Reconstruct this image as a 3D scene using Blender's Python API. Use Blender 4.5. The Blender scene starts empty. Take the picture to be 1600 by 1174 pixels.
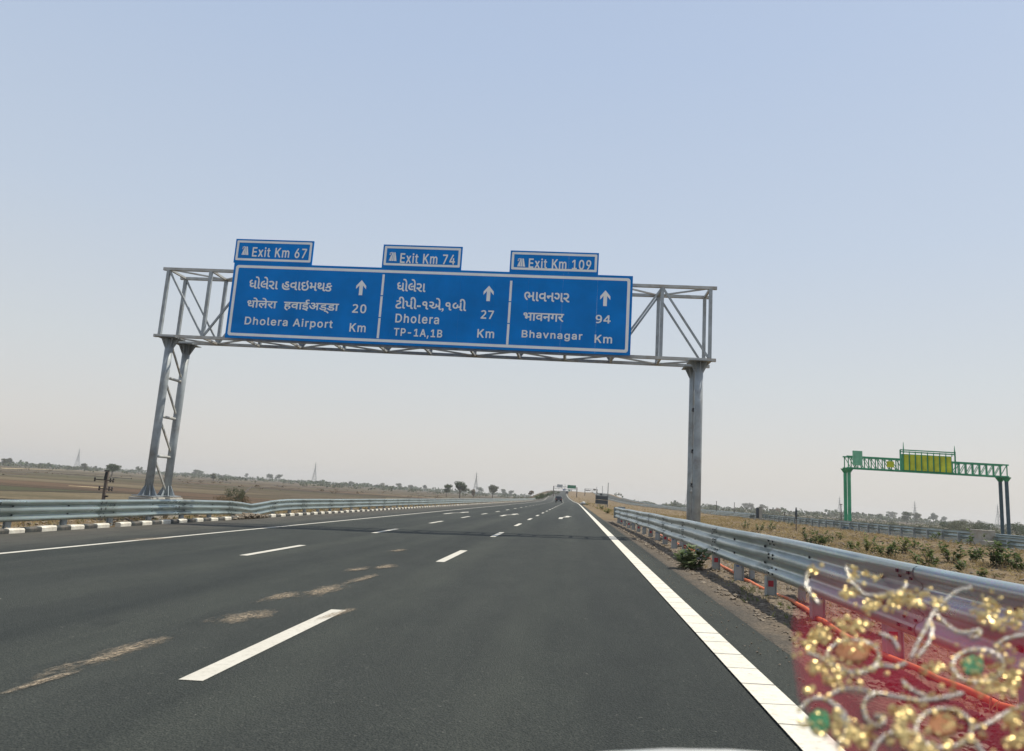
import bpy, math, random
from mathutils import Vector, Matrix, noise
random.seed(11)
S = bpy.context.scene
C = S.collection
W, H = 1600, 1174
# ------------------------------------------------------------------ camera
FPX, PIT, YAW, ROLL, CZ = 1109.87, .16563, .09573, .0636, 1.23236
def _basis():
    cy, sy, cp, sp = math.cos(YAW), math.sin(YAW), math.cos(PIT), math.sin(PIT)
    F = Vector((-sy*cp, cy*cp, sp)); R = Vector((cy, sy, 0)); U = R.cross(F)
    cr, sr = math.cos(ROLL), math.sin(ROLL)
    return F, R*cr + U*sr, -R*sr + U*cr
FW, RT, UP = _basis()
CAM = Vector((0, 0, CZ))
cd = bpy.data.cameras.new('camera'); cam = bpy.data.objects.new('camera', cd); C.objects.link(cam)
cam.matrix_world = Matrix(((RT.x, UP.x, -FW.x, 0), (RT.y, UP.y, -FW.y, 0), (RT.z, UP.z, -FW.z, CZ), (0, 0, 0, 1)))
cd.sensor_width = 36; cd.lens = 36*FPX/1600; cd.clip_start = .05; cd.clip_end = 20000
cd.dof.use_dof = True; cd.dof.focus_distance = 22; cd.dof.aperture_fstop = 6
S.camera = cam
def at(x, y, Y):            # world point at depth Y along the ray of a photo pixel
    d = FW + RT*((x - W/2)/FPX) - UP*((y - H/2)/FPX)
    return CAM + d*(Y/d.y)
def atX(x, y, X):
    d = FW + RT*((x - W/2)/FPX) - UP*((y - H/2)/FPX)
    return CAM + d*(X/d.x)
# ------------------------------------------------------------------ world, sun, exposure
SUN_DIR = Vector((.45, .21, 1)).normalized()
EL = math.asin(SUN_DIR.z); AZ = math.atan2(SUN_DIR.x, SUN_DIR.y)
w = bpy.data.worlds.new('World'); S.world = w; w.use_nodes = True
nt = w.node_tree; bg = nt.nodes['Background']
sky = nt.nodes.new('ShaderNodeTexSky'); sky.sky_type = 'NISHITA'; sky.sun_disc = False
sky.sun_elevation = EL; sky.sun_rotation = AZ; sky.air_density = 1.0; sky.dust_density = 2.2; sky.ozone_density = 1.0
# hazy daytime sky: the same all round, pale at the horizon
_g = nt.nodes.new('ShaderNodeNewGeometry'); _sx = nt.nodes.new('ShaderNodeSeparateXYZ'); nt.links.new(_g.outputs['Incoming'], _sx.inputs[0])
_ab = nt.nodes.new('ShaderNodeMath'); _ab.operation = 'ABSOLUTE'; nt.links.new(_sx.outputs[2], _ab.inputs[0])
_rp = nt.nodes.new('ShaderNodeValToRGB'); nt.links.new(_ab.outputs[0], _rp.inputs[0])
_st = [(0, (6.1, 5.85, 5.5)), (.06, (6.1, 5.9, 5.65)), (.16, (5.7, 5.95, 6.05)), (.33, (4.85, 5.55, 6.5)), (.55, (4.1, 5.0, 6.5)), (1, (3.0, 3.9, 5.9))]
while len(_rp.color_ramp.elements) < len(_st): _rp.color_ramp.elements.new(.5)
for _e, (_p, _c) in zip(_rp.color_ramp.elements, _st): _e.position = _p; _e.color = (*_c, 1)
_mx = nt.nodes.new('ShaderNodeMix'); _mx.data_type = 'RGBA'; _mx.inputs[0].default_value = .85
nt.links.new(sky.outputs[0], _mx.inputs[6]); nt.links.new(_rp.outputs[0], _mx.inputs[7]); nt.links.new(_mx.outputs[2], bg.inputs[0]); bg.inputs[1].default_value = .12
sd = bpy.data.lights.new('sun', 'SUN'); sd.energy = 5.0; sd.angle = math.radians(.6); sd.color = (1, .94, .83)
so = bpy.data.objects.new('sun', sd); C.objects.link(so)
so.rotation_euler = SUN_DIR.to_track_quat('Z', 'Y').to_euler()
S.view_settings.view_transform = 'Standard'; S.view_settings.look = 'None'; S.view_settings.gamma = 1
S.view_settings.use_curve_mapping = False; S.view_settings.exposure = 0
S.render.engine = 'CYCLES'
S.cycles.max_bounces = 8; S.cycles.transparent_max_bounces = 24; S.cycles.volume_bounces = 0

# ------------------------------------------------------------------ helpers
def tag(o, label=None, cat=None, group=None, kind=None):
    if label: o['label'] = label
    if cat: o['category'] = cat
    if group: o['group'] = group
    if kind: o['kind'] = kind
    return o
def empty(name, loc=(0, 0, 0), rz=0):
    o = bpy.data.objects.new(name, None); C.objects.link(o); o.location = loc; o.rotation_euler = (0, 0, rz); return o
class MB:
    def __init__(s): s.v = []; s.f = []; s.m = []
    def add(s, vs, fs, mi=0):
        n = len(s.v); s.v += [tuple(p) for p in vs]; s.f += [tuple(i+n for i in f) for f in fs]; s.m += [mi]*len(fs)
    def box(s, c, d, M=None, mi=0):
        x, y, z = d[0]/2, d[1]/2, d[2]/2
        P = [Vector(q) for q in ((-x,-y,-z),(x,-y,-z),(x,y,-z),(-x,y,-z),(-x,-y,z),(x,-y,z),(x,y,z),(-x,y,z))]
        if M is not None: P = [M @ p for p in P]
        c = Vector(c); s.add([p + c for p in P], [(0,3,2,1),(4,5,6,7),(0,1,5,4),(1,2,6,5),(2,3,7,6),(3,0,4,7)], mi)
    def tube(s, pts, r, n=8, cap=True, mi=0):
        pts = [Vector(p) for p in pts]; rs = r if isinstance(r, (list, tuple)) else [r]*len(pts)
        vs = []; fs = []; a = None
        for i, p in enumerate(pts):
            t = (pts[min(i+1, len(pts)-1)] - pts[max(i-1, 0)]).normalized()
            if a is None: a = t.cross(Vector((0, 0, 1)) if abs(t.z) < .9 else Vector((1, 0, 0))).normalized()
            else: a = (a - t*a.dot(t)).normalized()
            b = t.cross(a)
            for k in range(n):
                q = 2*math.pi*k/n; vs.append(p + (a*math.cos(q) + b*math.sin(q))*rs[i])
        for i in range(len(pts)-1):
            for k in range(n):
                fs.append((i*n+k, i*n+(k+1) % n, (i+1)*n+(k+1) % n, (i+1)*n+k))
        if cap: fs.append(tuple(range(n-1, -1, -1))); fs.append(tuple((len(pts)-1)*n+k for k in range(n)))
        s.add(vs, fs, mi)
    def bar(s, a, b, w, h=None, mi=0):   # rectangular bar from a to b
        a = Vector(a); b = Vector(b); h = h or w; t = (b-a).normalized()
        u = t.cross(Vector((0, 0, 1)) if abs(t.z) < .95 else Vector((0, 1, 0))).normalized(); v = u.cross(t)
        P = [a-u*w/2-v*h/2, a+u*w/2-v*h/2, a+u*w/2+v*h/2, a-u*w/2+v*h/2]
        Q = [p+(b-a) for p in P]
        s.add(P+Q, [(0,1,2,3),(7,6,5,4),(0,4,5,1),(1,5,6,2),(2,6,7,3),(3,7,4,0)], mi)
    def mesh(s, name, mats, smooth=False):
        m = bpy.data.meshes.new(name); m.from_pydata(s.v, [], s.f)
        for q in (mats if isinstance(mats, (list, tuple)) else [mats]): m.materials.append(q)
        if any(s.m): m.polygons.foreach_set('material_index', s.m)
        if smooth: m.polygons.foreach_set('use_smooth', [True]*len(m.polygons))
        m.update(); return m
    def build(s, name, mats, parent=None, smooth=False):
        o = bpy.data.objects.new(name, s.mesh(name, mats, smooth)); C.objects.link(o)
        if parent: o.parent = parent
        return o
def inst(name, mesh, parent=None, loc=(0, 0, 0), rot=(0, 0, 0), sc=(1, 1, 1)):
    o = bpy.data.objects.new(name, mesh); C.objects.link(o); o.location = loc; o.rotation_euler = rot; o.scale = sc
    if parent: o.parent = parent
    return o
def copy_tree(o, parent=None):
    c = o.copy(); C.objects.link(c); c.parent = parent
    for ch in list(o.children): copy_tree(ch, c)
    return c
def ss(a, b, x):
    t = min(max((x-a)/(b-a), 0), 1); return t*t*(3-2*t)
def bevel(o, wd=.01, seg=2):
    m = o.modifiers.new('bevel', 'BEVEL'); m.width = wd; m.segments = seg; m.limit_method = 'ANGLE'; return o

# ------------------------------------------------------------------ materials
def new_mat(name):
    m = bpy.data.materials.new(name); m.use_nodes = True
    return m, m.node_tree, m.node_tree.nodes['Principled BSDF']
def N(t, kind, **kw):
    n = t.nodes.new(kind)
    for k, v in kw.items():
        if k in n.inputs: n.inputs[k].default_value = v
        else: setattr(n, k, v)
    return n
def ramp(t, fac, stops):
    r = t.nodes.new('ShaderNodeValToRGB'); e = r.color_ramp.elements
    while len(e) < len(stops): e.new(.5)
    for i, (p, c) in enumerate(stops): e[i].position = p; e[i].color = (*c, 1) if len(c) == 3 else c
    t.links.new(fac, r.inputs[0]); return r.outputs[0]
def coords(t, scale=(1, 1, 1), obj=False, rot=(0, 0, 0)):
    if obj: src = t.nodes.new('ShaderNodeTexCoord').outputs['Object']
    else: src = t.nodes.new('ShaderNodeNewGeometry').outputs['Position']
    mp = N(t, 'ShaderNodeMapping'); mp.inputs['Scale'].default_value = scale; mp.inputs['Rotation'].default_value = rot
    t.links.new(src, mp.inputs[0]); return mp.outputs[0]
def noise_tex(t, vec, sc, det=4, rough=.55):
    n = N(t, 'ShaderNodeTexNoise', Scale=sc, Detail=det, Roughness=rough); t.links.new(vec, n.inputs['Vector']); return n.outputs[0]
def mix(t, fac, a, b, mode='MIX'):
    m = t.nodes.new('ShaderNodeMix'); m.data_type = 'RGBA'; m.blend_type = mode
    for s_, v in ((0, fac), (6, a), (7, b)):
        if hasattr(v, 'is_linked') or hasattr(v, 'links'): t.links.new(v, m.inputs[s_])
        else: m.inputs[s_].default_value = v if s_ == 0 else (*v, 1)
    return m.outputs[2]
def bump(t, bs, h, st=.3, dist=.02):
    b = N(t, 'ShaderNodeBump', Strength=st, Distance=dist); t.links.new(h, b.inputs['Height']); t.links.new(b.outputs[0], bs.inputs['Normal'])
def simple(name, col, rough=.6, metal=0, var=.25, sc=3, dirt=None, bmp=0, obj=True, spec=None):
    m, t, b = new_mat(name)
    v = coords(t, obj=obj); n = noise_tex(t, v, sc, 5)
    lo = tuple(c*(1-var) for c in col); hi = tuple(min(c*(1+var), 1) for c in col)
    c = ramp(t, n, [(.3, lo), (.7, hi)])
    if dirt:
        n2 = noise_tex(t, v, sc*.35+.6, 6, .7); f = ramp(t, n2, [(.5, (0, 0, 0)), (.72, (1, 1, 1))]); c = mix(t, f, c, dirt)
    t.links.new(c, b.inputs['Base Color']); b.inputs['Roughness'].default_value = rough; b.inputs['Metallic'].default_value = metal
    if spec is not None: b.inputs['Specular IOR Level'].default_value = spec
    if bmp: bump(t, b, noise_tex(t, v, sc*8, 4), bmp, .01)
    return m

def mat_asphalt():
    m, t, b = new_mat('asphalt')
    p = coords(t); fine = noise_tex(t, p, 48, 4, .75); vor = N(t, 'ShaderNodeTexVoronoi', Scale=75.0); t.links.new(p, vor.inputs['Vector'])
    big = noise_tex(t, coords(t, (.9, .05, 1)), .8, 5); med = noise_tex(t, coords(t, (1, .35, 1)), 2.2, 6, .65)
    c = ramp(t, fine, [(.28, (.016, .020, .019)), (.55, (.036, .041, .038)), (.82, (.082, .086, .077))])
    c = mix(t, .7, c, ramp(t, big, [(.3, (.6, .63, .62)), (.7, (1.35, 1.3, 1.2))]), 'MULTIPLY')
    c = mix(t, .5, c, ramp(t, med, [(.3, (.7, .7, .7)), (.7, (1.3, 1.28, 1.2))]), 'MULTIPLY')
    # paler polished wheel tracks running along the lanes, two per lane
    tr = coords(t, (1, .012, 1)); wob = noise_tex(t, tr, .9, 2)
    x = N(t, 'ShaderNodeSeparateXYZ'); t.links.new(p, x.inputs[0])
    ad = N(t, 'ShaderNodeMath', operation='MULTIPLY_ADD'); t.links.new(wob, ad.inputs[0]); ad.inputs[1].default_value = .5; t.links.new(x.outputs[0], ad.inputs[2])
    mm = N(t, 'ShaderNodeMath', operation='MULTIPLY'); t.links.new(ad.outputs[0], mm.inputs[0]); mm.inputs[1].default_value = 2*math.pi/1.875
    cs = N(t, 'ShaderNodeMath', operation='COSINE'); t.links.new(mm.outputs[0], cs.inputs[0])
    c = mix(t, .75, c, ramp(t, cs.outputs[0], [(.0, (.92, .92, .92)), (1, (1.22, 1.2, 1.15))]), 'MULTIPLY')
    # oil drips
    oil = noise_tex(t, coords(t, (1, .22, 1)), 1.1, 7, .8); c = mix(t, ramp(t, oil, [(.62, (0, 0, 0)), (.72, (.45,)*3)]), c, (.014, .016, .016))
    n3 = noise_tex(t, p, 34, 1, .4); n4 = noise_tex(t, p, 2.5, 3); f = ramp(t, n3, [(.725, (0, 0, 0)), (.76, (.75,)*3)])
    ff = mix(t, ramp(t, n4, [(.45, (0, 0, 0)), (.65, (1, 1, 1))]), (0, 0, 0), f); c = mix(t, ff, c, (.17, .17, .145))
    mr = N(t, 'ShaderNodeMapRange'); mr.inputs[1].default_value = -10.0; mr.inputs[2].default_value = -13.4; t.links.new(x.outputs[0], mr.inputs[0])
    mu = N(t, 'ShaderNodeMath', operation='MULTIPLY'); t.links.new(mr.outputs[0], mu.inputs[0]); t.links.new(ramp(t, med, [(.3, (.25,)*3), (.65, (.75,)*3)]), mu.inputs[1])
    c = mix(t, mu.outputs[0], c, (.12, .105, .085))
    t.links.new(c, b.inputs['Base Color']); b.inputs['Roughness'].default_value = .8; b.inputs['Specular IOR Level'].default_value = .2
    bump(t, b, vor.outputs['Distance'], .8, .012); return m
def mat_paint(name='road_paint', cracks=True):
    m, t, b = new_mat(name)
    p = coords(t); n = noise_tex(t, p, 18, 5, .7); n2 = noise_tex(t, p, 3, 4)
    c = ramp(t, n, [(.25, (.42, .39, .31)), (.45, (.64, .60, .50)), (.8, (.76, .72, .61))])
    c = mix(t, .4, c, ramp(t, n2, [(.3, (.75, .73, .68)), (.7, (1, 1, 1))]), 'MULTIPLY')
    if cracks:
        q = coords(t, (.12, 1, 1)); wv = N(t, 'ShaderNodeTexWave', Scale=.62, Distortion=3.2, Detail=4.0); wv.bands_direction = 'Y'; wv.inputs['Detail Scale'].default_value = 2.0
        t.links.new(q, wv.inputs['Vector']); f = ramp(t, wv.outputs[0], [(.0, (1, 1, 1)), (.012, (0, 0, 0))])
        c = mix(t, f, c, (.14, .13, .11))
    ch = noise_tex(t, p, 9, 8, .8); c = mix(t, ramp(t, ch, [(.60, (0, 0, 0)), (.66, (.8,)*3)]), c, (.06, .06, .055))
    if not cracks: c = mix(t, .35, c, (.30, .29, .26))
    t.links.new(c, b.inputs['Base Color']); b.inputs['Roughness'].default_value = .75
    bump(t, b, n, .3, .004); return m
def mat_terrain():
    m, t, b = new_mat('field_soil')
    p = coords(t, rot=(0, 0, .12)); 
    br = N(t, 'ShaderNodeTexBrick', Scale=1.0); br.inputs['Brick Width'].default_value = 190; br.inputs['Row Height'].default_value = 48
    br.inputs['Mortar Size'].default_value = 1.8; br.inputs['Bias'].default_value = 0
    br.inputs['Color1'].default_value = (0, 0, 0, 1); br.inputs['Color2'].default_value = (1, 1, 1, 1); br.inputs['Mortar'].default_value = (.5, .5, .5, 1)
    wob = noise_tex(t, p, .01, 3); wm = mix(t, 22.0, (0, 0, 0), (0, 0, 0)); 
    vm = N(t, 'ShaderNodeVectorMath', operation='MULTIPLY_ADD'); t.links.new(N_col(t, p, .012), vm.inputs[0]); vm.inputs[1].default_value = (40, 40, 0); t.links.new(p, vm.inputs[2])
    t.links.new(vm.outputs[0], br.inputs['Vector'])
    fld = ramp(t, br.outputs['Color'], [(0, (.042, .036, .026)), (.3, (.135, .088, .056)), (.5, (.075, .072, .040)), (.75, (.17, .135, .082)), (1, (.085, .064, .044))])
    fine = noise_tex(t, p, 1.1, 8, .7); c = mix(t, .8, fld, ramp(t, fine, [(.3, (.6, .6, .58)), (.7, (1.35, 1.33, 1.3))]), 'MULTIPLY')
    st = noise_tex(t, coords(t, (.02, .16, 1), rot=(0, 0, .12)), 1, 5, .65); c = mix(t, .7, c, ramp(t, st, [(.3, (.55, .57, .5)), (.5, (1, 1, 1)), (.7, (1.4, 1.3, 1.15))]), 'MULTIPLY')
    ln = noise_tex(t, coords(t, (.006, .075, 1), rot=(0, 0, .12)), 1, 7, .75); c = mix(t, ramp(t, ln, [(.56, (0, 0, 0)), (.62, (.75,)*3)]), c, (.048, .040, .026))
    l2 = noise_tex(t, coords(t, (.004, .05, 4), rot=(0, 0, .10)), 1, 6, .7); c = mix(t, ramp(t, l2, [(.60, (0, 0, 0)), (.66, (.6,)*3)]), c, (.19, .15, .09))
    c = mix(t, 1.0, c, (.80, .82, .84), 'MULTIPLY')
    c = mix(t, br.outputs['Fac'], c, (.04, .032, .022))
    gr = noise_tex(t, p, .02, 4); c = mix(t, ramp(t, gr, [(.56, (0, 0, 0)), (.7, (.55,)*3)]), c, (.085, .095, .042))
    # soil of the verges and the median (|x| small) is dry grass and earth
    x = N(t, 'ShaderNodeSeparateXYZ'); t.links.new(coords(t), x.inputs[0])
    a = N(t, 'ShaderNodeMath', operation='SUBTRACT'); t.links.new(x.outputs[0], a.inputs[0]); a.inputs[1].default_value = 13
    ab = N(t, 'ShaderNodeMath', operation='ABSOLUTE'); t.links.new(a.outputs[0], ab.inputs[0])
    mr = N(t, 'ShaderNodeMapRange'); mr.inputs[1].default_value = 30; mr.inputs[2].default_value = 34; mr.inputs[3].default_value = 1; mr.inputs[4].default_value = 0; t.links.new(ab.outputs[0], mr.inputs[0])
    n5 = noise_tex(t, coords(t), .35, 8, .72); n6 = noise_tex(t, coords(t), 6, 6, .7)
    med = ramp(t, n5, [(.3, (.09, .067, .042)), (.45, (.18, .135, .085)), (.6, (.25, .195, .12)), (.75, (.31, .25, .155))])
    med = mix(t, .7, med, ramp(t, n6, [(.3, (.5, .5, .5)), (.7, (1.35, 1.33, 1.28))]), 'MULTIPLY')
    med = mix(t, 1.0, med, (.86, .84, .82), 'MULTIPLY'); c = mix(t, mr.outputs[0], c, med)
    t.links.new(c, b.inputs['Base Color']); b.inputs['Roughness'].default_value = .95; b.inputs['Specular IOR Level'].default_value = .1
    bump(t, b, fine, .6, .25); return m
def N_col(t, vec, sc):
    n = N(t, 'ShaderNodeTexNoise', Scale=sc, Detail=2.0); t.links.new(vec, n.inputs['Vector']); return n.outputs['Color']
def mat_gravel():
    m, t, b = new_mat('gravel')
    p = coords(t); n = noise_tex(t, p, 14, 8, .75); n2 = noise_tex(t, p, 1.6, 5); v = N(t, 'ShaderNodeTexVoronoi', Scale=26.0); t.links.new(p, v.inputs['Vector'])
    c = ramp(t, n, [(.3, (.055, .046, .035)), (.5, (.15, .118, .085)), (.7, (.28, .225, .16))])
    # asphalt spill next to the line
    x = N(t, 'ShaderNodeSeparateXYZ'); t.links.new(p, x.inputs[0])
    ad = N(t, 'ShaderNodeMath', operation='MULTIPLY_ADD'); t.links.new(n2, ad.inputs[0]); ad.inputs[1].default_value = .9; t.links.new(x.outputs[0], ad.inputs[2])
    mr = N(t, 'ShaderNodeMapRange'); mr.inputs[1].default_value = 2.25; mr.inputs[2].default_value = 2.9; t.links.new(ad.outputs[0], mr.inputs[0])
    n4 = noise_tex(t, p, 40, 4, .7); dk = ramp(t, n4, [(.3, (.045, .042, .038)), (.6, (.085, .078, .066)), (.75, (.16, .14, .11))])
    c = mix(t, mr.outputs[0], dk, c)
    t.links.new(c, b.inputs['Base Color']); b.inputs['Roughness'].default_value = .95; b.inputs['Specular IOR Level'].default_value = .15
    bump(t, b, v.outputs['Distance'], .7, .03); return m
def mat_galv(name, base, rough=.42, metal=.75, dull=.5):
    m, t, b = new_mat(name)
    p = coords(t); n = noise_tex(t, coords(t, (1, .25, 1)), 2.5, 6, .65); sp = N(t, 'ShaderNodeTexVoronoi', Scale=90.0); t.links.new(p, sp.inputs['Vector'])
    c = ramp(t, n, [(.3, tuple(k*.72 for k in base)), (.7, tuple(min(1, k*1.2) for k in base))])
    c = mix(t, .12, c, sp.outputs['Color'], 'OVERLAY')
    ds = noise_tex(t, p, 1.3, 7, .7); c = mix(t, ramp(t, ds, [(.5, (0, 0, 0)), (.75, (dull,)*3)]), c, (.24, .19, .13))
    t.links.new(c, b.inputs['Base Color']); b.inputs['Metallic'].default_value = metal
    r = ramp(t, n, [(.3, (rough+.1,)*3), (.7, (rough-.06,)*3)]); t.links.new(r, b.inputs['Roughness']); return m
def mat_leaf(name, a, bcol, trans=.25):
    m, t, b = new_mat(name)
    oi = t.nodes.new('ShaderNodeObjectInfo'); g = t.nodes.new('ShaderNodeNewGeometry')
    wn = N(t, 'ShaderNodeTexWhiteNoise'); wn.noise_dimensions = '1D'; t.links.new(g.outputs['Random Per Island'], wn.inputs['W'])
    c = ramp(t, wn.outputs[0], [(0, a), (1, bcol)])
    c = mix(t, .5, c, ramp(t, oi.outputs['Random'], [(0, (.75, .8, .8)), (1, (1.25, 1.15, 1.05))]), 'MULTIPLY')
    t.links.new(c, b.inputs['Base Color']); b.inputs['Roughness'].default_value = .7; b.inputs['Specular IOR Level'].default_value = .25
    tr = N(t, 'ShaderNodeBsdfTranslucent'); t.links.new(c, tr.inputs[0]); ms = N(t, 'ShaderNodeMixShader'); ms.inputs[0].default_value = trans
    o = t.nodes['Material Output']; t.links.new(b.outputs[0], ms.inputs[1]); t.links.new(tr.outputs[0], ms.inputs[2]); t.links.new(ms.outputs[0], o.inputs[0]); return m

M = {}
M['asphalt'] = mat_asphalt(); M['paint'] = mat_paint(); M['dashpaint'] = mat_paint('dash_paint', False)
M['soil'] = mat_terrain(); M['gravel'] = mat_gravel()
M['galv'] = mat_galv('galvanised_steel', (.36, .40, .41), .45, .4); M['rail'] = mat_galv('rail_steel', (.39, .45, .44), .30, .75, .3)
M['railgreen'] = mat_galv('weathered_rail_steel', (.33, .39, .375), .30, .6, .15)
M['postgrey'] = simple('gantry_post_steel', (.33, .36, .37), .55, .2, .2, 2.2, (.20, .19, .17), .15)
M['truss'] = simple('gantry_truss_steel', (.42, .42, .39), .5, .2, .2, 3, (.30, .24, .18))
M['blue'] = simple('blue_sign_sheet', (.001, .20, .60), .5, 0, .14, .9, spec=.1)
M['white'] = simple('white_sign_sheet', (.86, .86, .83), .5, 0, .05, 2)
M['signback'] = simple('sign_back_aluminium', (.4, .42, .42), .5, .5)
M['concrete'] = simple('concrete', (.36, .34, .29), .9, 0, .25, 4, (.2, .16, .11), .4)
M['kwhite'] = simple('kerb_white', (.62, .59, .50), .85, 0, .2, 5, (.30, .24, .17), .3)
M['kblack'] = simple('kerb_black', (.045, .05, .048), .85, 0, .3, 5, (.20, .16, .12), .3)
M['red'] = simple('red_reflector', (.42, .03, .05), .35, 0, .1)
M['bluefilm'] = simple('blue_sticker', (.02, .10, .30), .4, 0, .2)
M['pipe'] = simple('orange_pipe', (.72, .17, .06), .5, 0, .2, 6, (.45, .22, .13))
M['bolt'] = simple('dark_bolt', (.03, .032, .035), .6, .5)
M['dark'] = simple('dark_board', (.028, .040, .052), .5, 0, .2)
M['lamp'] = simple('pole_steel', (.22, .23, .23), .5, .4)
M['pole'] = simple('weathered_pole', (.13, .105, .085), .85, 0, .3, 4)
M['tower'] = simple('lattice_steel', (.24, .25, .25), .6, .3)
M['bark'] = simple('bark', (.11, .085, .06), .9, 0, .3, 5, None, .4)
M['leaf'] = mat_leaf('leaf_green', (.024, .046, .014), (.065, .10, .03))
M['leafgrey'] = mat_leaf('leaf_grey_green', (.06, .075, .035), (.125, .13, .065))
M['leafbrown'] = mat_leaf('leaf_dry_brown', (.11, .08, .045), (.19, .14, .08))
M['leafmilk'] = mat_leaf('leaf_broad_pale', (.09, .13, .05), (.34, .38, .21), .3)
M['leafmed'] = mat_leaf('leaf_shrub', (.035, .065, .018), (.12, .17, .045), .35)
M['straw'] = mat_leaf('dry_grass', (.27, .195, .09), (.52, .40, .20), .35)
M['grass'] = mat_leaf('green_grass', (.07, .10, .025), (.20, .22, .07), .35)
M['stone'] = simple('stone', (.19, .155, .115), .95, 0, .5, 3, None, .3, obj=False)
M['ggreen'] = simple('gantry_steel_green_tint', (.055, .32, .16), .5, .1, .25, 1)  # steel coloured with the green tint reflected in the windscreen
M['gyellow'] = simple('panel_yellow_green_tint', (.58, .60, .03), .55, 0, .22, 1.2)  # panel colour includes the windscreen's yellow-green tint
M['gback'] = simple('sign_back_green_tint', (.20, .50, .30), .5, 0, .15)  # sign back takes on the windscreen's green tint as colour
M['gpost'] = simple('blue_grey_post', (.06, .10, .12), .5, .3, .2)
M['white_car'] = simple('white_car_paint', (.72, .73, .70), .18, 0, .02)
M['black_car'] = simple('black_car_paint', (.02, .02, .022), .25, 0, .1)
M['glass'] = simple('dark_glass', (.02, .025, .03), .08, 0, .05)
M['tyre'] = simple('tyre', (.02, .02, .02), .9)
M['tail'] = simple('tail_lamp', (.35, .02, .02), .3)
M['farsign'] = simple('far_green_sign', (.0, .17, .08), .5, 0, .05)

# ------------------------------------------------------------------ road geometry
ROAD_W0, ROAD_X1 = -13.55, 1.95
def off(Y): return -6.5*ss(150, 560, Y) + 3.0*ss(560, 950, Y)
def zr(Y): return 9.3*ss(240, 860, Y) - 9*ss(900, 1500, Y)
def cross(x): return -.031*max(1.5-x, 0)
def cpos(x, Y, dz=0): return (x + off(Y), Y, cross(x) + zr(Y) + dz)
def ysteps(y0, y1):
    ys = [y0]; 
    while ys[-1] < y1: ys.append(min(y1, ys[-1] + max(1.5, ys[-1]*.03)))
    return ys
def ribbon(name, x0, x1, y0, y1, dz, mat, nx=1, parent=None, pos=cpos):
    b = MB(); ys = ysteps(y0, y1)
    for Y in ys:
        for i in range(nx+1): b.v.append(pos(x0+(x1-x0)*i/nx, Y, dz))
    for j in range(len(ys)-1):
        for i in range(nx):
            a = j*(nx+1)+i; b.f.append((a, a+1, a+nx+2, a+nx+1)); b.m.append(0)
    return b.build(name, mat, parent)
X2A, X2B = 24.9, 38.5                                   # opposite carriageway
def cpos2(x, Y, dz=0): return (x + off(Y), Y, -.02*abs(x-24.9) - .05 + zr(Y) + dz)

def Hh(X, Y):               # terrain height
    xr = X - off(Y); e = zr(Y); far = -3.6 + 1.6*(noise.noise(Vector((X*.002, Y*.002, 3))))*ss(150, 900, abs(X)+Y*.5)
    if xr < -13.5:
        d = -13.5 - xr
        top = cross(-13.5) + e - .01
        if d < 2.6: return top + .02*math.sin(X*3+Y*1.7)
        return top + (far - top)*ss(2.6, 12 + e*2.2, d)
    if xr <= 1.9: return cross(xr) + e - .06
    if xr < 24.6:
        dip = -.42*math.sin(math.pi*min(max((xr-4.5)/19., 0), 1))
        n = .16*noise.noise(Vector((X*.5, Y*.5, 0))) + .07*noise.noise(Vector((X*1.7, Y*1.7, 5)))
        return e - .03 + dip + n*ss(3.4, 6, xr)*ss(24.6, 22, xr)
    if xr < 38.8: return cpos2(xr, Y)[2] - .06
    top = -.33 + e
    return top + (far - top)*ss(1.2, 12 + e*2.2, xr-38.8)
def ground_hit(x, y):       # photo pixel -> terrain point
    d = (FW + RT*((x-W/2)/FPX) - UP*((y-H/2)/FPX)); d = d/d.y
    Y = 3.
    while Y < 4000:
        p = CAM + d*Y
        if p.z <= Hh(p.x, p.y): return Vector((p.x, p.y, Hh(p.x, p.y)))
        Y *= 1.01
    p = CAM + d*1500; return Vector((p.x, p.y, Hh(p.x, p.y)))

# terrain
xs = [-9000, -5000, -3000, -2000, -1400, -1000, -750, -560, -430, -330, -260, -210, -170, -140, -115, -95, -80, -68, -58, -50, -43, -37, -32, -28, -25, -23, -21, -19.5, -18, -17, -16.2, -15.4, -14.6, -14, -13.5, -13, -11, -8, -4, 0, 1.7, 1.92, 2.2, 2.6, 3.1, 3.7, 4.4]
x = 5.
while x < 25: xs.append(x); x += .55
xs += [25.2, 28, 31, 34, 37, 38.4, 39, 39.8, 40.6, 41.6, 43, 45, 47, 50, 54, 59, 65, 73, 83, 96, 115, 140, 175, 220, 280, 360, 470, 620, 820, 1100, 1600, 2400, 4000, 9000]
ys = [-60, -30, -12, -5]; Y = 0.
while Y < 60: ys.append(Y); Y += .55
while Y < 9000: ys.append(Y); Y *= 1.035
ys.append(9000)
b = MB()
for Y in ys:
    for X in xs:
        XX = X + off(Y)*(1 if abs(X) < 200 else 0)
        b.v.append((XX, Y, Hh(XX, Y) - (0 if abs(X) < 3000 and Y < 3500 else 0)))
nx = len(xs)
for j in range(len(ys)-1):
    for i in range(nx-1): a = j*nx+i; b.f.append((a, a+1, a+nx+1, a+nx)); b.m.append(0)
tag(b.build('ground', M['soil'], smooth=True), kind='structure')

tag(ribbon('road', ROAD_W0, ROAD_X1, -10, 1300, 0, M['asphalt'], 6), kind='structure')
tag(ribbon('opposite_road', X2A, X2B, -10, 1300, 0, M['asphalt'], 4, pos=cpos2), kind='structure')
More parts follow.
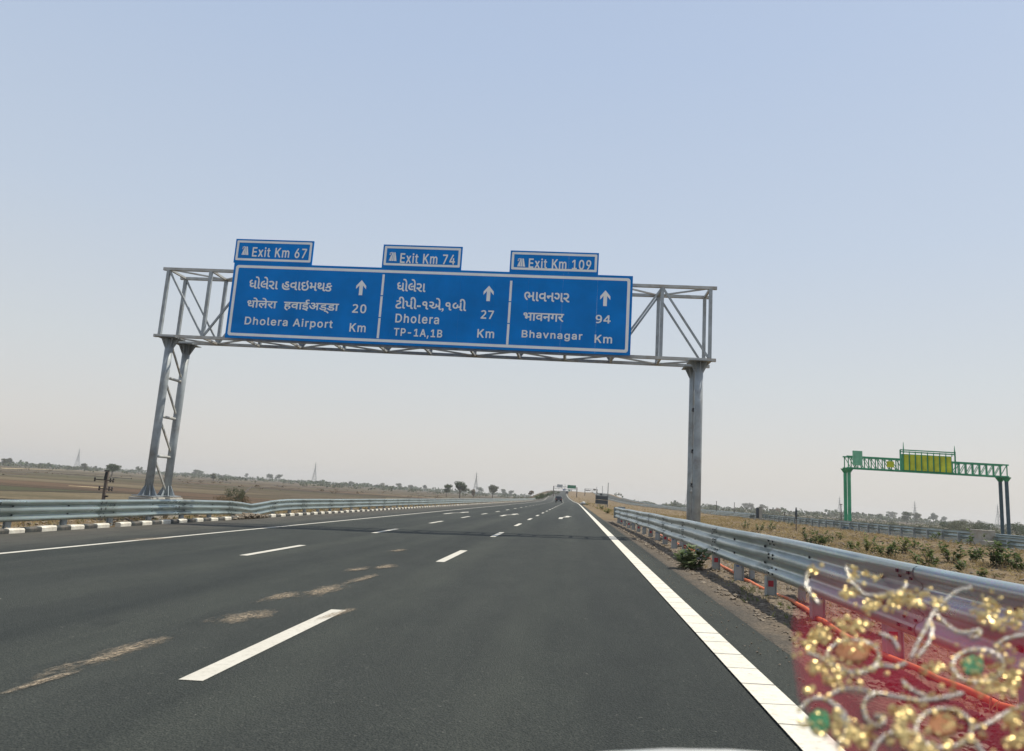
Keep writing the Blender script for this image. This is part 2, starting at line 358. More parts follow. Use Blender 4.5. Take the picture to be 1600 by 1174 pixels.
# markings
mk = empty('road_marking'); tag(mk, kind='structure')
ribbon('edge_line', 1.27, 1.50, -5, 1250, .004, M['paint'], 1, mk)
ribbon('edge_line', -10.06, -9.90, -5, 1250, .004, M['dashpaint'], 1, mk)
for X, ph in ((-2.48, 4.81-9), (-6.23, 4.49-9)):
    k = 0
    while ph + 9*k < 420:
        y0 = ph + 9*k; ribbon('dash', X-.085, X+.085, y0, y0+3.05, .004, M['dashpaint'], 1, mk); k += 1
def arrow_mark(x, y):       # lane arrow painted on the road, its stem cranked to the right
    b = MB()
    def quad(P, dz=.004): b.add([cpos(x+u, y+v, dz) for u, v in P], [tuple(range(len(P)))])
    quad([(-.42, 0), (-.18, 0), (-.18, 3.2), (-.42, 3.2)]); quad([(-.42, 3.2), (-.18, 3.2), (.22, 4.6), (-.02, 4.6)]); quad([(-.02, 4.6), (.22, 4.6), (.22, 6.2), (-.02, 6.2)]); quad([(-.22, 6.2), (.42, 6.2), (.1, 8.2)])
    b.build('arrow', M['dashpaint'], mk)
for x, y in ((-.45, 45), (-4.3, 46.5), (-8.1, 47)): arrow_mark(x, y)
# a second solid line on the opposite road
ribbon('edge_line', 25.6, 25.8, -5, 1250, .004, M['paint'], 1, mk, cpos2)

# dust patches lying on the asphalt
def mat_dust():
    m, t, b_ = new_mat('dust')
    tc = t.nodes.new('ShaderNodeTexCoord'); g = N(t, 'ShaderNodeVectorMath', operation='LENGTH'); t.links.new(tc.outputs['Object'], g.inputs[0])
    n = noise_tex(t, coords(t, (1, .35, 1)), 7, 7, .75); a = N(t, 'ShaderNodeMath', operation='SUBTRACT'); t.links.new(n, a.inputs[0])
    mu = N(t, 'ShaderNodeMath', operation='MULTIPLY'); t.links.new(g.outputs[1], mu.inputs[0]); mu.inputs[1].default_value = .38; t.links.new(mu.outputs[0], a.inputs[1])
    f0 = ramp(t, a.outputs[0], [(.20, (0, 0, 0)), (.42, (1, 1, 1))]); gr = noise_tex(t, coords(t), 38, 5, .8); f = mix(t, 1.0, f0, ramp(t, gr, [(.42, (.08,)*3), (.58, (.85,)*3)]), 'MULTIPLY')
    c = ramp(t, noise_tex(t, coords(t), 40, 4), [(.3, (.22, .17, .115)), (.7, (.40, .32, .22))]); t.links.new(c, b_.inputs['Base Color'])
    b_.inputs['Roughness'].default_value = 1; t.links.new(f, b_.inputs['Alpha']); return m
M['dust'] = mat_dust()
def dust(x0, y0, x1, y1, wd, dz=.006):
    cx, cy = (x0+x1)/2, (y0+y1)/2; L = math.hypot(x1-x0, y1-y0)/2
    bb = MB(); bb.add([(-1, -1, 0), (1, -1, 0), (1, 1, 0), (-1, 1, 0)], [(0, 1, 2, 3)])
    o = bb.build('dust_patch', M['dust']); o.location = (cx, cy, cross(cx)+zr(cy)+dz); o.scale = (wd/2, L, 1)
    o.rotation_euler = (0, math.atan(-.031), -math.atan2(x1-x0, y1-y0)); tag(o, kind='stuff')
def gh(x, y):
    d = FW + RT*((x-W/2)/FPX) - UP*((y-H/2)/FPX); z = 0
    for i in range(30): p = CAM + d*((z-CZ)/d.z); z = cross(p.x)
    return p
for k, (xa, ya, xb, yb, wd) in enumerate([(95, 1048, 245, 1003, .35), (340, 973, 412, 960, .55), (415, 938, 455, 930, .4), (472, 934, 535, 915, .5), (505, 965, 548, 957, .2), (0, 1085, 110, 1055, .12), (545, 893, 570, 889, .4), (590, 889, 612, 885, .5), (612, 862, 630, 860, .4), (200, 845, 262, 841, .9), (540, 912, 590, 900, .3)]):
    p, q = gh(xa, ya), gh(xb, yb); dust(p.x, p.y-.3, q.x, q.y+.4, wd*.95, .006+.0006*k)

# gravel shoulder on the right (relief mesh)
b = MB(); X0, X1, dx = 1.9, 4.7, .045; nX = int((X1-X0)/dx); Yv = [2.2]
while Yv[-1] < 46: Yv.append(Yv[-1] + max(.045, Yv[-1]*.006))
for Y in Yv:
    for i in range(nX+1):
        X = X0 + dx*i; u = ss(2.0, 2.9, X)
        n = noise.noise(Vector((X*7, Y*7, 0)))*.018 + noise.noise(Vector((X*17, Y*17, 3)))*.012 + noise.noise(Vector((X*1.5, Y*1.2, 9)))*.03
        b.v.append((X, Y, .004 + (n*1.5+.014)*(.12+.9*u) - .05*ss(4.3, 4.7, X) - .02*(1-ss(1.9, 2.0, X))))
for j in range(len(Yv)-1):
    for i in range(nX): a = j*(nX+1)+i; b.f.append((a, a+1, a+nX+2, a+nX+1)); b.m.append(0)
tag(b.build('gravel_shoulder', M['gravel']), kind='structure')
# loose stones
b = MB()
def stone(b, p, r):
    vs = []
    for q in ((1,0,0),(-1,0,0),(0,1,0),(0,-1,0),(0,0,1),(0,0,-1),(.6,.6,.5),(-.6,.6,.5),(.6,-.6,.5),(-.6,-.6,.5)):
        f = r*random.uniform(.6, 1.2); vs.append((p[0]+q[0]*f, p[1]+q[1]*f, p[2]+q[2]*f*.7))
    b.add(vs, [(4,6,8),(4,8,9),(4,9,7),(4,7,6),(6,0,8),(8,3,9),(9,1,7),(7,2,6),(6,2,0),(8,0,3),(9,3,1),(7,1,2),(5,0,2),(5,2,1),(5,1,3),(5,3,0)])
for i in range(9000):
    Y = 3 + 40*random.random()**2.0; X = random.uniform(2.15, 4.6); stone(b, (X, Y, .012), random.choice((.008, .012, .016, .022, .035)) * random.uniform(.7, 1.3) * (1+Y*.02))
for i in range(500):
    Y = 3 + 30*random.random()**1.6; X = random.uniform(1.55, 2.2); stone(b, (X, Y, .006), random.uniform(.005, .012))
tag(b.build('loose_stones', M['stone']), kind='stuff')
# median clods
b = MB()
for i in range(5000):
    Y = 6 + 70*random.random()**1.5; X = random.uniform(4.4, 24); stone(b, (X, Y, Hh(X, Y)+.01), random.uniform(.03, .10))
tag(b.build('earth_clods', M['stone']), kind='stuff')
# verge rubble left
b = MB()
for i in range(1900):
    Y = random.uniform(13, 60); X = random.uniform(-15.6, -13.72); h = .12*max(0, noise.noise(Vector((X*1.2, Y*.45, 7)))); stone(b, (X, Y, Hh(X, Y)+h), random.uniform(.02, .075))
for i in range(420):
    a = random.gauss(0, .75); Y = 29.6 + a; X = random.uniform(-14.0, -13.35); stone(b, (X, Y, -.44+.17*math.exp(-a*a)*random.random()), random.uniform(.03, .11))
tag(b.build('verge_rubble', M['stone']), kind='stuff')

# grass
def tuft(b, p, h, n, spread, lean=.35):
    for k in range(n):
        a = random.random()*6.283; r = random.random()*spread; q = Vector(p) + Vector((math.cos(a)*r, math.sin(a)*r, -.01))
        d = Vector((random.gauss(0, lean), random.gauss(0, lean), 1)).normalized(); hh = h*random.uniform(.5, 1.15); wv = Vector((math.cos(a+1), math.sin(a+1), 0))*h*.035
        b.add([q-wv, q+wv, q+d*hh*.6+wv*.6+Vector((d.x, d.y, 0))*hh*.1, q+d*hh+Vector((d.x, d.y, -.2))*hh*.35], [(0, 1, 2), (0, 2, 3)])
b = MB(); bg_ = MB()
for i in range(15000):
    Y = 5 + 110*random.random()**1.5; X = random.uniform(3.5, 24.3)
    if noise.noise(Vector((X*.35, Y*.25, 2))) < -.12 and random.random() < .85: continue
    tuft(b, (X, Y, Hh(X, Y)), random.uniform(.07, .30)*(1+Y*.004), 7, .16, .7)
for i in range(900):
    Y = 120 + 330*random.random(); X = random.uniform(3.0, 24) + off(Y); tuft(b, (X, Y, Hh(X, Y)), random.uniform(.3, .7), 5, .5, .5)
for i in range(260):
    Y = random.uniform(4, 22); X = random.uniform(2.5, 4.2); tuft(b, (X, Y, .01), random.uniform(.04, .14), 7, .08)
for i in range(1300):
    Y = random.uniform(13, 110); X = random.uniform(-17, -14.1); tuft(b, (X, Y, Hh(X, Y)), random.uniform(.1, .35), 6, .15)
tag(b.build('dry_grass', M['straw']), kind='stuff')
for i in range(420):
    Y = 6 + 40*random.random()**1.4; X = random.uniform(8, 17)*min(1, Y/18+.3); tuft(bg_, (X, Y, Hh(X, Y)), random.uniform(.08, .25), 8, .16)
for (x0, y0, n) in ((2.75, 11.6, 30), (2.72, 8.2, 40), (2.75, 6.8, 40), (2.6, 10, 22)):
    for i in range(n): tuft(bg_, (x0+random.gauss(0, .16), y0+random.gauss(0, .45), .01), random.uniform(.04, .12), 7, .06)
for i in range(260):
    Y = random.uniform(13, 70); X = random.uniform(-15.8, -13.9); tuft(bg_, (X, Y, Hh(X, Y)), random.uniform(.08, .22), 6, .12)
tag(bg_.build('green_grass', M['grass']), kind='stuff')

# ------------------------------------------------------------------ kerb
kb = empty('kerb'); tag(kb, kind='structure')
def kmesh(mat):
    o = MB(); o.add([(-.09, 0, -.2), (.09, 0, -.2), (.09, 0, .08), (.055, 0, .115), (-.09, 0, .115), (-.09, .52, -.2), (.09, .52, -.2), (.09, .52, .08), (.055, .52, .115), (-.09, .52, .115)],
                   [(0, 4, 3, 2, 1), (5, 6, 7, 8, 9), (1, 2, 7, 6), (2, 3, 8, 7), (3, 4, 9, 8), (4, 0, 5, 9)])
    return o.mesh('kerb_stone', mat)
kw, kk = kmesh(M['kwhite']), kmesh(M['kblack'])
Y = 10.0; i = 0
while Y < 118:
    if not (28.6 < Y < 31.2) and not (20.3 < Y < 20.6):
        inst('kerb_stone', kw if i % 2 == 0 else kk, kb, (-13.68+random.gauss(0, .008)+off(Y), Y, cross(-13.6)+random.gauss(0, .006)), (random.gauss(0, .012), 0, random.gauss(0, .012)))
    Y += .545; i += 1
b1, b2 = MB(), MB()
while Y < 420:
    (b1 if i % 2 == 0 else b2).box((-13.68+off(Y), Y+.25, cross(-13.6)+zr(Y)), (.18, .52, .28)); Y += .545; i += 1
tag(b1.build('kerb_stones_far', M['kwhite'], kb), kind='stuff'); tag(b2.build('kerb_stones_far', M['kblack'], kb), kind='stuff')

# ------------------------------------------------------------------ crash barriers
PROF = [(.545, .012), (.540, .045), (.522, .074), (.497, .083), (.470, .083), (.445, .070), (.415, .018), (.385, .004), (.358, .018), (.325, .070), (.300, .083), (.250, .083), (.225, .070), (.192, .018), (.165, .004), (.135, .018), (.103, .070), (.080, .083), (.050, .083), (.025, .074), (.006, .045), (0, .012)]
def beam(b, pts, side, zs=1.0, th=.004):
    # pts: list of (x, y, zbottom); side +1: corrugation faces +x
    n = len(PROF)
    vs = []
    for (x, y, z) in pts:
        for (h, d) in PROF: vs.append((x + side*d, y, z + h*zs))
        for (h, d) in PROF: vs.append((x + side*(d-th), y, z + h*zs))
    fs = []
    for j in range(len(pts)-1):
        a, c = j*2*n, (j+1)*2*n
        for i in range(n-1):
            fs.append((a+i, a+i+1, c+i+1, c+i)); fs.append((a+n+i, c+n+i, c+n+i+1, a+n+i+1))
        fs.append((a, c, c+n, a+n)); fs.append((a+n-1, a+2*n-1, c+2*n-1, c+n-1))
    fs.append(tuple(range(n)) + tuple(range(2*n-1, n-1, -1)))
    b.add(vs, fs)
def crash_barrier(name, label, xf, zf, side, y0, y1, ynear, seg=4.0, post=2.0, mat='rail', reflect=False, parts=('post',), gz=None, zs=1.0):
    t = empty(name, (xf(y0), y0, 0)); tag(t, label, 'crash barrier')
    o0 = Vector((xf(y0), y0, 0)); gz = gz or (lambda Y: 0)
    def put(b, nm, mt, smooth=False, par=None, kind=None):
        b.v = [tuple(Vector(p) - o0) for p in b.v]; o = b.build(nm, mt, par or t, smooth)
        if kind: tag(o, kind=kind)
        return o
    Y = y0
    bo = MB()
    while Y < min(y1, ynear) - .01:
        e = min(Y+seg, y1); k = int((Y-y0)/seg + .5)
        dv = .007*(k % 2)*side; b = MB()
        js = [Y - (.16 if k else 0)] + [Y + (e-Y)*i/4 for i in range(1, 4)] + [e+.14]
        beam(b, [(xf(q)+dv, q, zf(q)) for q in js], side, zs); put(b, 'rail_beam', M[mat], True)
        for h in (.065, .125, .26, .305, .44, .48):
            for dq in (-.10, .10):
                d = next(d0+(d1-d0)*(h0-h)/(h0-h1) for (h0, d0), (h1, d1) in zip(PROF, PROF[1:]) if h1 <= h <= h0)
                bo.box((xf(e)+side*(d+.012), e+dq, zf(e)+h*zs), (.014, .03, .026))
        Y = e
    if y1 > ynear:
        b = MB(); q = ynear; pts = []
        while q < y1: pts.append((xf(q), q, zf(q))); q += max(3, q*.03)
        pts.append((xf(y1), y1, zf(y1))); beam(b, pts, side, zs); tag(put(b, 'rail_beam_far', M[mat], True), kind='stuff')
    # posts
    far = MB(); Y = y0 + .6; k = 0
    while Y < y1:
        x = xf(Y) - side*.07; g = gz(Y)
        if Y < ynear:
            b = MB(); zt = zf(Y)+.40*zs
            b.box((x, Y, (g-.3+zt)/2), (.15, .012, zt-g+.3)); 
            for s_ in (-.07, .07): b.box((x+s_, Y, (g-.3+zt)/2), (.008, .10, zt-g+.3))
            b.box((x+side*.045, Y-.0, zf(Y)+.26*zs), (.05, .12, .3*zs))
            p_ = put(b, 'post', M['galv'])
            if reflect:
                if k % 2 == 0:
                    r_ = MB(); r_.box((x, Y-.012, g+.20), (.075, .006, .085)); r_.box((x, Y-.009, g+.17), (.135, .004, .27), mi=1)
                    put(r_, 'reflector', [M['red'], M['postplate']], par=p_)
                else:
                    r_ = MB(); r_.box((x-.025, Y-.010, g+.265), (.05, .006, .022)); r_.box((x+.045, Y-.010, g+.262), (.012, .006, .04)); r_.box((x+.045, Y-.0105, g+.282), (.045, .006, .010)); r_.box((x, Y-.008, g+.15), (.13, .004, .27), mi=1)
                    put(r_, 'label', [M['bluefilm'], M['postplate']], par=p_)
            bo.box((xf(Y)+side*.012, Y, zf(Y)+.166*zs), (.018, .05, .03)); bo.box((xf(Y)+side*.012, Y, zf(Y)+.385*zs), (.018, .05, .03))
        else:
            zt = zf(Y)+.3; far.box((x, Y, (g-.1+zt)/2), (.14, .10, zt-g+.1))
            if Y > 120: Y += post
        Y += post; k += 1
    if far.v: tag(put(far, 'posts_far', M['galv']), kind='stuff')
    tag(put(bo, 'bolts', M['bolt']), kind='stuff')
    return t
M['postplate'] = simple('post_plate', (.36, .38, .38), .55, .2, .1)
# left barrier along the road: dips where two runs are spliced
def lz(Y):
    base = cross(-13.6) + .24 + zr(Y)
    d = -.14*math.exp(-((Y-30.5)/1.2)**2) - .06*ss(23, 29, Y)*(1-ss(31.5, 35, Y)) + .018*math.exp(-((Y-15.4)/.5)**2)
    return base + d + .004*math.sin(Y*.55)
crash_barrier('crash_barrier', 'long three-wave steel crash barrier along the left road edge behind the black and white kerb', lambda Y: -13.98+off(Y)+.012*math.sin(Y*.3), lz, 1, 8.4, 420, 70, mat='railgreen', gz=lambda Y: cross(-13.6)+zr(Y)-.05)
def rxx(Y): return 2.82 - .32*ss(24, 42, Y)
crash_barrier('crash_barrier', 'short steel crash barrier close by on the right with red reflectors on its posts', rxx, lambda Y: .315+.008*math.sin(Y*.8), -1, 2.3, 42.3, 100, post=2.0, reflect=True, zs=1.045)
RB = [o for o in C.objects if o.name.startswith('crash_barrier') and 'right' in o.get('label', '')][0]
b = MB()   # end terminal: upright plate closing the rail
b.v = []; 
b.box((rxx(42.3)-.02-rxx(2.3), 42.36-2.3, .57), (.22, .03, .62)); b.box((rxx(42.3)+.30-rxx(2.3), 42.3-2.3, .63), (.42, .03, .60))
b.build('end_terminal', M['galv'], RB)
for k, (ya, yb) in enumerate([(17.2, 18.5), (12.7, 14.3), (10.2, 11.1), (7.9, 9.0), (21.5, 22.6), (25.5, 26.8), (38, 42.3), (4.3, 5.6)]):
    b = MB(); beam(b, [(3.30-rxx(2.3), ya-2.3, .24), (3.30-rxx(2.3), yb-2.3, .24)], 1, 1.0); b.build('rear_beam', M['galv'], RB, True)
    b = MB(); b.box((3.14-rxx(2.3), (ya+yb)/2-2.3, .45), (.36, .1, .12)); b.box((3.25-rxx(2.3), (ya+yb)/2-2.3, .33), (.08, .1, .7)); b.build('rear_bracket', M['galv'], RB)
# barriers of the opposite carriageway
def oz(Y): return .18 + zr(Y)
crash_barrier('crash_barrier', 'blue-grey crash barrier across the median, right of the pale concrete block', lambda Y: 24.2+off(Y)-.6*(1-ss(30, 44, Y)), lambda Y: oz(Y)-.12, 1, 20, 44.2, 60, mat='railgreen', gz=lambda Y: -.1)
crash_barrier('crash_barrier', 'crash barrier on tall posts across the median, between the concrete block and the marker post', lambda Y: 24.35+off(Y), lambda Y: oz(Y)+.08, 1, 45.5, 96, 100, mat='railgreen', gz=lambda Y: -.1)
crash_barrier('crash_barrier', 'distant crash barrier of the opposite carriageway running up to the overpass', lambda Y: 24.2+off(Y), lambda Y: oz(Y)-.1*(1-ss(150, 200, Y)), -1, 97.5, 800, 99, mat='railgreen', gz=lambda Y: -.1+zr(Y))
crash_barrier('crash_barrier', 'crash barrier on the far outer edge of the opposite carriageway', lambda Y: 39.0+off(Y), lambda Y: -.32+.25+zr(Y), -1, 22, 500, 24, mat='railgreen', gz=lambda Y: -.35+zr(Y))
# concrete end blocks on the opposite barrier
b = MB(); b.box((0, 0, .45), (.75, 1.3, 1.1)); b.box((0, -.35, .15), (.9, 1.9, .5)); o = bevel(b.build('concrete_block', M['concrete']), .03); o.location = (24.0, 44.9, -.08)
tag(o, 'pale concrete end block between two runs of crash barrier across the median', 'concrete block')
o = empty('marker_post', (24.2+off(96.8), 96.8, -.1)); tag(o, 'short dark and white marker post at the gap in the far barrier', 'marker post')
b = MB(); b.box((-.25, 0, .75), (.30, .3, 1.7)); b.build('dark_panel', M['dark'], o); b = MB(); b.box((.16, .05, .85), (.40, .3, 1.9)); b.box((0, 0, .1), (1.3, .5, .4)); b.build('white_panel', M['concrete'], o)

# orange pipe
b = MB(); pts = []
for (X, Y) in ((3.45, 30), (3.3, 24), (3.31, 19.04), (3.12, 15.41), (2.99, 12.6), (3.02, 11.2), (3.0, 10.0), (2.86, 8.6), (2.80, 7.3), (2.84, 6.0), (2.94, 5.2), (3.1, 4.2), (3.2, 3)): pts.append(Vector((X, Y, .045)))
fine = []
for i in range(len(pts)-1):
    p0, p1, p2, p3 = pts[max(i-1, 0)], pts[i], pts[i+1], pts[min(i+2, len(pts)-1)]
    for k in range(6):
        u = k/6; fine.append(.5*((2*p1)+(p2-p0)*u+(2*p0-5*p1+4*p2-p3)*u*u+(3*p1-p0-3*p2+p3)*u**3) + Vector((0, 0, .012*math.sin(i*2.1+k*.7))))
b.tube(fine, .026, 10); tag(b.build('conduit_pipe', M['pipe'], smooth=True), 'orange plastic conduit pipe lying on the gravel behind the right barrier posts', 'pipe')

# ------------------------------------------------------------------ main gantry
GK = 1.058
def gk(z): return CZ + (z-CZ)*GK
G0 = Vector((-5.4, 25.5, 0)); XL, XR, YF, YB, ZB, ZT = -15.3*GK, 4.36*GK, 25.5, 26.72, gk(6.13), gk(8.66)
g = empty('overhead_gantry', G0); tag(g, 'grey steel overhead gantry spanning the road and carrying the blue signs', 'gantry')
def gp(b, nm, mt, par=None, smooth=False):
    b.v = [tuple(Vector(p) - G0) for p in b.v]; return b.build(nm, mt, par or g, smooth)
bay = (XR-XL)/12
for (yy, zz) in ((YF, ZB), (YF, ZT), (YB, ZB), (YB, ZT)):
    b = MB(); b.bar((XL-.22, yy, zz), (XR+.22, yy, zz), .11, .11); gp(b, 'chord', M['truss'])
for yy, sgn in ((YF, 0), (YB, 1)):
    for k in range(13):
        b = MB(); X = XL+bay*k; b.bar((X, yy, ZB+.05), (X, yy, ZT-.05), .115, .115); gp(b, 'upright', M['truss'] if 0 else M['postgrey'])
        if k < 12:
            ta = (k % 2 == 0) if k <= 6 else (k % 2 == 1); 
            b = MB(); z1, z2 = (ZT-.08, ZB+.08) if ta else (ZB+.08, ZT-.08)
            b.bar((X+.04, yy+.004, z1), (X+bay-.04, yy+.004, z2), .07, .07); gp(b, 'diagonal_brace', M['postgrey'])
for zz in (ZB, ZT):
    for k in range(13):
        X = XL+bay*k; b = MB(); b.bar((X, YF+.05, zz), (X, YB-.05, zz), .08, .08); gp(b, 'cross_strut', M['truss'])
        if k < 12:
            a, c = (YF+.06, YB-.06) if k % 2 == 0 else (YB-.06, YF+.06)
            b = MB(); b.bar((X+.05, a, zz+.002), (X+bay-.05, c, zz+.002), .055, .055); gp(b, 'plan_brace', M['truss'])
def gpost(X, Yp, zb):
    b = MB(); b.tube([(X, Yp, zb), (X, Yp, 2.6), (X, Yp, 4.4), (X, Yp, ZB-.09)], .145, 20, True)
    p = gp(b, 'post', M['postgrey'], smooth=False)
    for f in p.data.polygons: f.use_smooth = len(f.vertices) == 4
    for nm, z0, z1, s0, s1 in (('top_gusset', ZB-.5, ZB-.085, .15, .34), ('base_gusset', zb+.42, zb+.02, .15, .34)):
        b = MB()
        for k in range(8):
            a = k*math.pi/4; c, s_ = math.cos(a), math.sin(a); n_ = Vector((-s_, c, 0))*.008
            q = [Vector((X+c*.14, Yp+s_*.14, z0)), Vector((X+c*.14, Yp+s_*.14, z1)), Vector((X+c*s1, Yp+s_*s1, z1))]
            b.add([v+n_ for v in q]+[v-n_ for v in q], [(0, 1, 2), (5, 4, 3), (0, 3, 4, 1), (1, 4, 5, 2), (2, 5, 3, 0)])
        gp(b, nm, M['postgrey'], p)
        b = MB(); b.box((X, Yp, z1), (.78, .78, .03)); gp(b, 'flange_plate', M['postgrey'], p)
    for zz in (zb+1.9, zb+3.6): b = MB(); b.tube([(X, Yp, zz-.008), (X, Yp, zz+.008)], .148, 20); gp(b, 'weld_seam', M['postgrey'], p)
    return p
for X, zb in ((-14.87*GK, gk(.37)), (4.02*GK, .25)):
    gpost(X, YF, zb); gpost(X, YB, zb)
    for k in range(3):
        z = zb + 1.5 + k*1.5
        b = MB(); b.tube([(X, YF+.1, z), (X, YB-.1, z)], .055, 10); gp(b, 'horizontal_tie', M['truss'])
    for k in range(4):
        z = zb + .2 + k*1.47
        b = MB(); b.bar((X, YF+.12, z+1.18), (X, YB-.12, z+.06), .06, .06); gp(b, 'lacing_bar', M['truss'])
    for yy in (YF, YB):
        b = MB(); b.box((X, yy, zb-.03-.6), (.9, .9, 1.2)); o = gp(b, 'concrete_pedestal', M['concrete']); bevel(o, .03)
# cable and clips on the right posts
b = MB(); X = 4.18; b.tube([(X, YF+.62, .5), (X+.03, YF+.60, 2.5), (X-.02, YF+.62, 4.2), (X, YF+.60, ZB)], .018, 6); gp(b, 'cable', M['lamp'])
for z in (1.9, 3.1, 4.6):
    b = MB(); b.tube([(X, YF+.30, z), (X, YF+.68, z+.05)], .05, 8); b.box((X, YF+.55, z+.07), (.10, .16, .11)); gp(b, 'clamp', M['bolt'])

# ------------------------------------------------------------------ signs
import os
from mathutils.geometry import delaunay_2d_cdt, interpolate_bezier
def ui_font(n):           # interface fonts that come with Blender itself
    try: return bpy.data.fonts.load(os.path.join(bpy.utils.system_resource('DATAFILES'), 'fonts', n))
    except Exception: return None
SANS = ui_font('Inter.woff2'); NUMS = ui_font('NotoSansDevanagari-Regular.woff2')
YS = 23.80*GK
def text(body, BL, TR, parent, name, bold=.022, Yp=None, depth=.004):
    a = at(*BL, YS); c = at(*TR, YS)
    cu = bpy.data.curves.new('t', 'FONT'); cu.body = body; cu.resolution_u = 3
    if body.isdigit(): cu.font = NUMS or cu.font; cu.space_character = 1.1
    elif SANS and all(ord(ch) < 128 for ch in body): cu.font = SANS; cu.space_character = 1.13
    o = bpy.data.objects.new('t', cu); C.objects.link(o)
    for q in bpy.context.selected_objects: q.select_set(False)
    bpy.context.view_layer.objects.active = o; o.select_set(True); bpy.ops.object.convert(target='CURVE'); cu2 = o.data
    loops = []
    for sp in cu2.splines:
        bp = sp.bezier_points; P = []
        for i in range(len(bp)):
            p, q = bp[i], bp[(i+1) % len(bp)]
            P += [Vector((v.x, v.y, 0)) for v in interpolate_bezier(p.co, p.handle_right, q.handle_left, q.co, 5)[:-1]]
        P = [v for i, v in enumerate(P) if (v-P[i-1]).length > 1e-5]
        A = sum(P[i-1].x*v.y - v.x*P[i-1].y for i, v in enumerate(P))/2; loops.append((A, P))
    bpy.data.objects.remove(o)
    def wind(x, y, Ps):
        r = 0
        for P in Ps:
            for i, v in enumerate(P):
                u = P[i-1]
                if (u.y > y) != (v.y > y) and x < (v.x-u.x)*(y-u.y)/(v.y-u.y)+u.x: r += 1 if v.y > u.y else -1
        return r
    # outlines that touch in x are filled together with the non-zero rule, so overlapping strokes leave no gap
    loops = sorted(((min(v.x for v in P), max(v.x for v in P), P) for A, P in loops if len(P) > 2), key=lambda l: l[0]); cl_ = []
    for l0, l1, P in loops:
        if cl_ and l0 < cl_[-1][1]: cl_[-1][1] = max(cl_[-1][1], l1); cl_[-1][2].append(P)
        else: cl_.append([l0, l1, [P]])
    words = []; last = None
    x0, x1 = cl_[0][0], max(q[1] for q in cl_); z0 = min(v.y for q in cl_ for P in q[2] for v in P); z1 = max(v.y for q in cl_ for P in q[2] for v in P)
    for l0, l1, Ps in cl_:
        pts = [Vector((v.x, v.y)) for P in Ps for v in P]; ed = []; n0 = 0
        for P in Ps: ed += [(n0+i, n0+(i+1) % len(P)) for i in range(len(P))]; n0 += len(P)
        r = delaunay_2d_cdt(pts, ed, [], 0, 1e-6); vo, fo = r[0], r[2]
        keep = [f for f in fo if wind(sum(vo[i].x for i in f)/len(f), sum(vo[i].y for i in f)/len(f), Ps) != 0]
        if last is None or l0-last > .24: words.append(([], []))
        V_, F_ = words[-1]; o_ = len(V_); V_ += [(v.x, v.y) for v in vo]; F_ += [tuple(o_+i for i in f) for f in keep]; last = l1
    w2 = bold*.5; sx, sz = (c.x-a.x-bold)/(x1-x0), (c.z-a.z-bold)/(z1-z0)
    for VS, F in words:
        b = MB()
        for k, (dx, dz) in enumerate(((-1, 0), (1, 0), (0, -1), (0, 1), (-.7, -.7), (.7, -.7), (-.7, .7), (.7, .7))):
            b.add([((x-x0)*sx + a.x + w2 + dx*w2, YS-depth-k*.0012, (y-z0)*sz + a.z + w2 + dz*w2) for x, y in VS], F)
        b.v = [tuple(Vector(p)-parent.location) for p in b.v]; b.build(name, M['white'], parent)
def rrect(b, x0, x1, z0, z1, y, th, r=.06):      # ring between outer rounded rect and inset
    def ring(i):
        P = []; rr = max(r-i*.5, .015)
        for cx, cz, a0 in ((x1-i-rr, z1-i-rr, 0), (x0+i+rr, z1-i-rr, 1), (x0+i+rr, z0+i+rr, 2), (x1-i-rr, z0+i+rr, 3)):
            for k in range(5): q = (a0+k/4)*math.pi/2; P.append((cx+rr*math.cos(q), y, cz+rr*math.sin(q)))
        return P
    A, B_ = ring(0), ring(th); n = len(A); b.add(A+B_, [(i, (i+1) % n, n+(i+1) % n, n+i) for i in range(n)])
def panel(name, x0, x1, z0, z1, parent, y=YS, th=.05):
    b = MB(); b.box(((x0+x1)/2, y+th/2, (z0+z1)/2), (x1-x0, th, z1-z0)); b.v = [tuple(Vector(p)-parent.location) for p in b.v]
    o = b.build(name, [M['blue']], parent); return o
def addp(b, nm, mt, par):
    b.v = [tuple(Vector(p)-par.location) for p in b.v]; return b.build(nm, mt, par)
Z6 = lambda x, y: (360+x/6.52, 370+y/6.52)
Z7 = lambda x, y: (590+x/6.71, 375+y/6.71)
Z8 = lambda x, y: (780+x/6.523, 385+y/6.523)
main = empty('road_sign', (-5.8, YS, 6.4)); tag(main, 'wide blue overhead sign giving distances to three destinations', 'road sign')
MX0, MX1, MZ0, MZ1 = -12.66*GK, 1.68*GK, gk(6.11), gk(8.90)
npan = 12
for k in range(npan):      # the board is made of abutting upright planks
    a = MX0+(MX1-MX0)*k/npan; panel('board_panel', a, a+(MX1-MX0)/npan-.003, MZ0, MZ1, main)
b = MB(); rrect(b, MX0+.09, MX1-.09, MZ0+.09, MZ1-.09, YS-.004, .105, .1); addp(b, 'border', M['white'], main)
for zz in (MZ0+.5, MZ1-.5):
    b = MB(); b.box(((MX0+MX1)/2, YS+.075, zz), (MX1-MX0-.1, .05, .08)); b.box((MX0+.6, YS+.17, zz), (.1, .16, .1)); b.box((MX1-.6, YS+.17, zz), (.1, .16, .1)); addp(b, 'back_rail', M['signback'], main)
